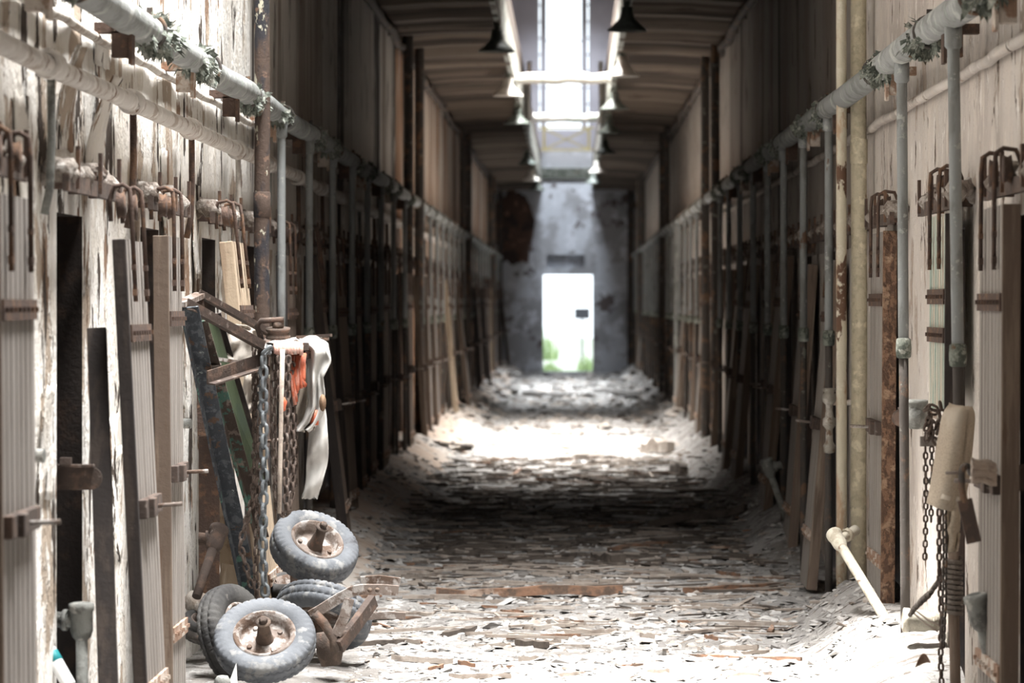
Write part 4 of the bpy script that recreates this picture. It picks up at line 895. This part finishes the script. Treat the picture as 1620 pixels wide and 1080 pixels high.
scatter_chips('far_rubble', 1400, 58, 79, .03, .11, [m_chip, m_chipgrey, m_lathpale], 'pale rubble heaped on the floor in front of the end wall', 'rubble', [.45,.4,.15], flat=.18)
def slat(b, x, y, L_, w_, h_, a, mi=0, tilt=0, lift=0):
    z = floor_z(x, y)+h_/2+lift; d = Vector((math.cos(a), math.sin(a), tilt)); c = Vector((x, y, z))
    k = random.uniform(-.15,.15); e = Vector((-math.sin(a), math.cos(a), 0)); p0 = c-d*L_/2; p1 = c+d*L_/2; m_ = c+e*k*.1*L_+Vector((0,0,.1*h_))
    b.bar(p0, m_, w_*random.uniform(.6,1), h_, mi=mi); b.bar(m_, p1, w_*random.uniform(.4,1), h_*.9, mi=mi)
random.seed(77)
b = MB()
for k in range(1500):
    y = 1/(1/17+(1/50-1/17)*random.random()); y = y if random.random() < .3 else rnd(20, 37); x = rnd(-1.15, 1.15)
    dark = smooth(20, 23, y)*(1-smooth(34, 37, y)); L_ = random.choice([.08,.12,.2,.3,.45])*rnd(.7,1.3)
    slat(b, x, y, L_, rnd(.012,.04), rnd(.005,.016), rnd(-.5,.5) if random.random() < .6 else rnd(0,3.1), 0 if random.random() < .22+.40*dark else (1 if random.random() < .88 else 2), rnd(-.06,.06), rnd(0,.012))
tag(b.build('lath_splinters', [m_lath, m_lathpale, m_lathred]), 'broken lath splinters littered through the rubble', 'splinters', kind='stuff')
def plank(pa, pb, w_, h_, mat, label, group=None, name='broken_plank'):
    (x0, y0), (x1, y1) = pa, pb
    def g(x, y):
        Y = F*EYE/(y-VY)
        for _ in range(4): X = (x-VX)*Y/F; Y = F*(EYE-floor_z(X, Y)-h_*.5)/(y-VY)
        X = (x-VX)*Y/F; return Vector((X, Y, floor_z(X, Y)+h_*.45))
    A, B = g(x0, y0), g(x1, y1); bb = MB(); n = 7; sd = (B-A).cross(Vector((0,0,1))).normalized()
    pts = [A.lerp(B, i/n)+Vector((0,0,rnd(-.2,.2)*h_)) for i in range(n+1)]; v = []
    for i, p in enumerate(pts):
        e = (1 if 0 < i < n else rnd(.35,.9)); wl_ = w_*(.5*e+rnd(-.05,.05)); wr_ = w_*(.5*e+rnd(-.05,.05)); h1 = h_*(.5+rnd(-.1,.1))
        v += [p-sd*wl_-Vector((0,0,h_*.5)), p+sd*wr_-Vector((0,0,h_*.5)), p+sd*wr_*.94+Vector((0,0,h1)), p-sd*wl_*.94+Vector((0,0,h1*rnd(.8,1.1)))]
    f = [(3,2,1,0), (4*n,4*n+1,4*n+2,4*n+3)]
    for i in range(n): f += [(4*i+j, 4*i+(j+1) % 4, 4*i+4+(j+1) % 4, 4*i+4+j) for j in range(4)]
    bb.add(v, f); tag(bb.build(name, mat, world=True), label, 'plank' if 'plank' in name else 'timber', group)
plank((690,938),(985,932), .07, .045, m_lathred, 'long red-brown broken plank lying across the bright floor, right of the wheels')
plank((1082,935),(1240,925), .05, .03, m_lathred, 'brown plank on the bright floor left of the grey leaning door')
plank((692,868),(842,861), .06, .03, m_lath, 'dark plank in the rubble above the long red-brown plank')
plank((800,887),(905,876), .08, .035, m_lath, 'splintered dark plank just above the middle of the long red-brown plank')
plank((942,880),(985,886), .09, .05, m_lath, 'short dark wood block right of the splintered dark plank', name='wood_chunk')
plank((965,868),(1060,858), .10, .03, m_lathred, 'red-brown rotten board at the centre of the shaded rubble')
plank((978,818),(1065,832), .22, .03, m_chipgrey, 'wide dark slab in the shade right of centre')
plank((1030,828),(1180,820), .10, .05, m_lath, 'black board lying across the right side of the shade')
plank((915,757),(1050,768), .06, .03, m_lath, 'thin black board at the back of the shaded stretch')
plank((825,815),(905,790), .07, .03, m_lath, 'black jagged board at the middle of the shaded stretch')
plank((1090,1036),(1268,1043), .03, .016, m_lathred, 'thin brown stick on the blown-out floor at lower right')
plank((818,1014),(866,1022), .05, .03, m_lath, 'short dark wood chunk on the bright floor below the long plank', name='wood_chunk')
plank((704,1003),(752,994), .04, .02, m_lath, 'short dark stick pointing at the wheels on the bright floor')
plank((752,1020),(805,1018), .035, .015, m_lathpale, 'pale flat stick on the bright floor left of the short dark chunk')
plank((560,1018),(640,1012), .05, .02, m_lath, 'dark stick lying beside the axle fork')
plank((1020,707),(1062,708), .16, .13, m_lathpale, 'pale log end lying in the second bright patch', name='timber_log')
plank((690,718),(745,708), .10, .02, m_lath, 'dark board at the left rim of the second bright patch')
plank((862,706),(912,708), .06, .02, m_lathred, 'thin brown stick in the middle of the second bright patch')
plank((1065,738),(1082,742), .10, .09, m_lath, 'dark stump lying below the pale log end', name='wood_chunk')
plank((832,622),(900,626), .3, .08, m_chipgrey, 'grey slab at the left of the rubble before the end wall')
plank((950,618),(1020,622), .3, .06, m_chipgrey, 'grey slab at the right of the rubble before the end wall')
gr = [('grey broken lath strips on the bright foreground floor', 'grey weathered lath strip lying on the bright foreground rubble', 905, 1070, m_lathpale, 45, (.012,.03), (30,110)),
      ('dark broken planks in the shaded rubble', 'dark broken plank lying flat in the shaded middle rubble', 745, 890, m_lath, 80, (.03,.07), (25,110)),
      ('brown sticks on the bright foreground floor', 'small brown stick lying on the bright foreground rubble', 905, 1065, m_lathred, 8, (.010,.02), (15,60))]
for g_, lab, y0, y1, mt, n_, wr_, lr_ in gr:
    for k in range(n_):
        y = rnd(y0, y1); half = min(1.1*(y-VY)/1.5, 520); x = rnd(VX-half*.85, min(VX+half*.85, 1330))
        if y > 900 and x < 640: continue
        l = rnd(*lr_); plank((x-l/2, y+rnd(-4,4)), (x+l/2, y+rnd(-4,4)), rnd(*wr_), rnd(.008,.022), mt, lab, g_, 'lath_strip' if mt is m_lathpale else ('broken_plank' if mt is m_lath else 'wood_stick'))
# leaf, crisp fragments
tag(MB().sheet(lambda u, v: P(1448+u*24, 1055-14*math.sin(u*2.6)+(v-.5)*16*math.sin(u*math.pi), 12.9+.05*v), 8, 6, th=.002).build('dead_leaf', m_rustpale, world=True), 'curled brown dead leaf at the foot of the dark double chain', 'leaf')

# any unused prototype goes away
for o in list(C.objects):
    if o.parent is None and o.type == 'EMPTY' and 'label' not in o:
        for c in list(o.children_recursive): bpy.data.objects.remove(c)
        bpy.data.objects.remove(o)

sc = bpy.context.scene
sc.view_settings.view_transform = 'Standard'; sc.view_settings.look = 'None'; sc.view_settings.gamma = 1; sc.view_settings.exposure = 0.0
sc.view_settings.use_curve_mapping = False
sc.cycles.use_denoising = True; sc.cycles.max_bounces = 8; sc.cycles.diffuse_bounces = 6; sc.cycles.glossy_bounces = 2
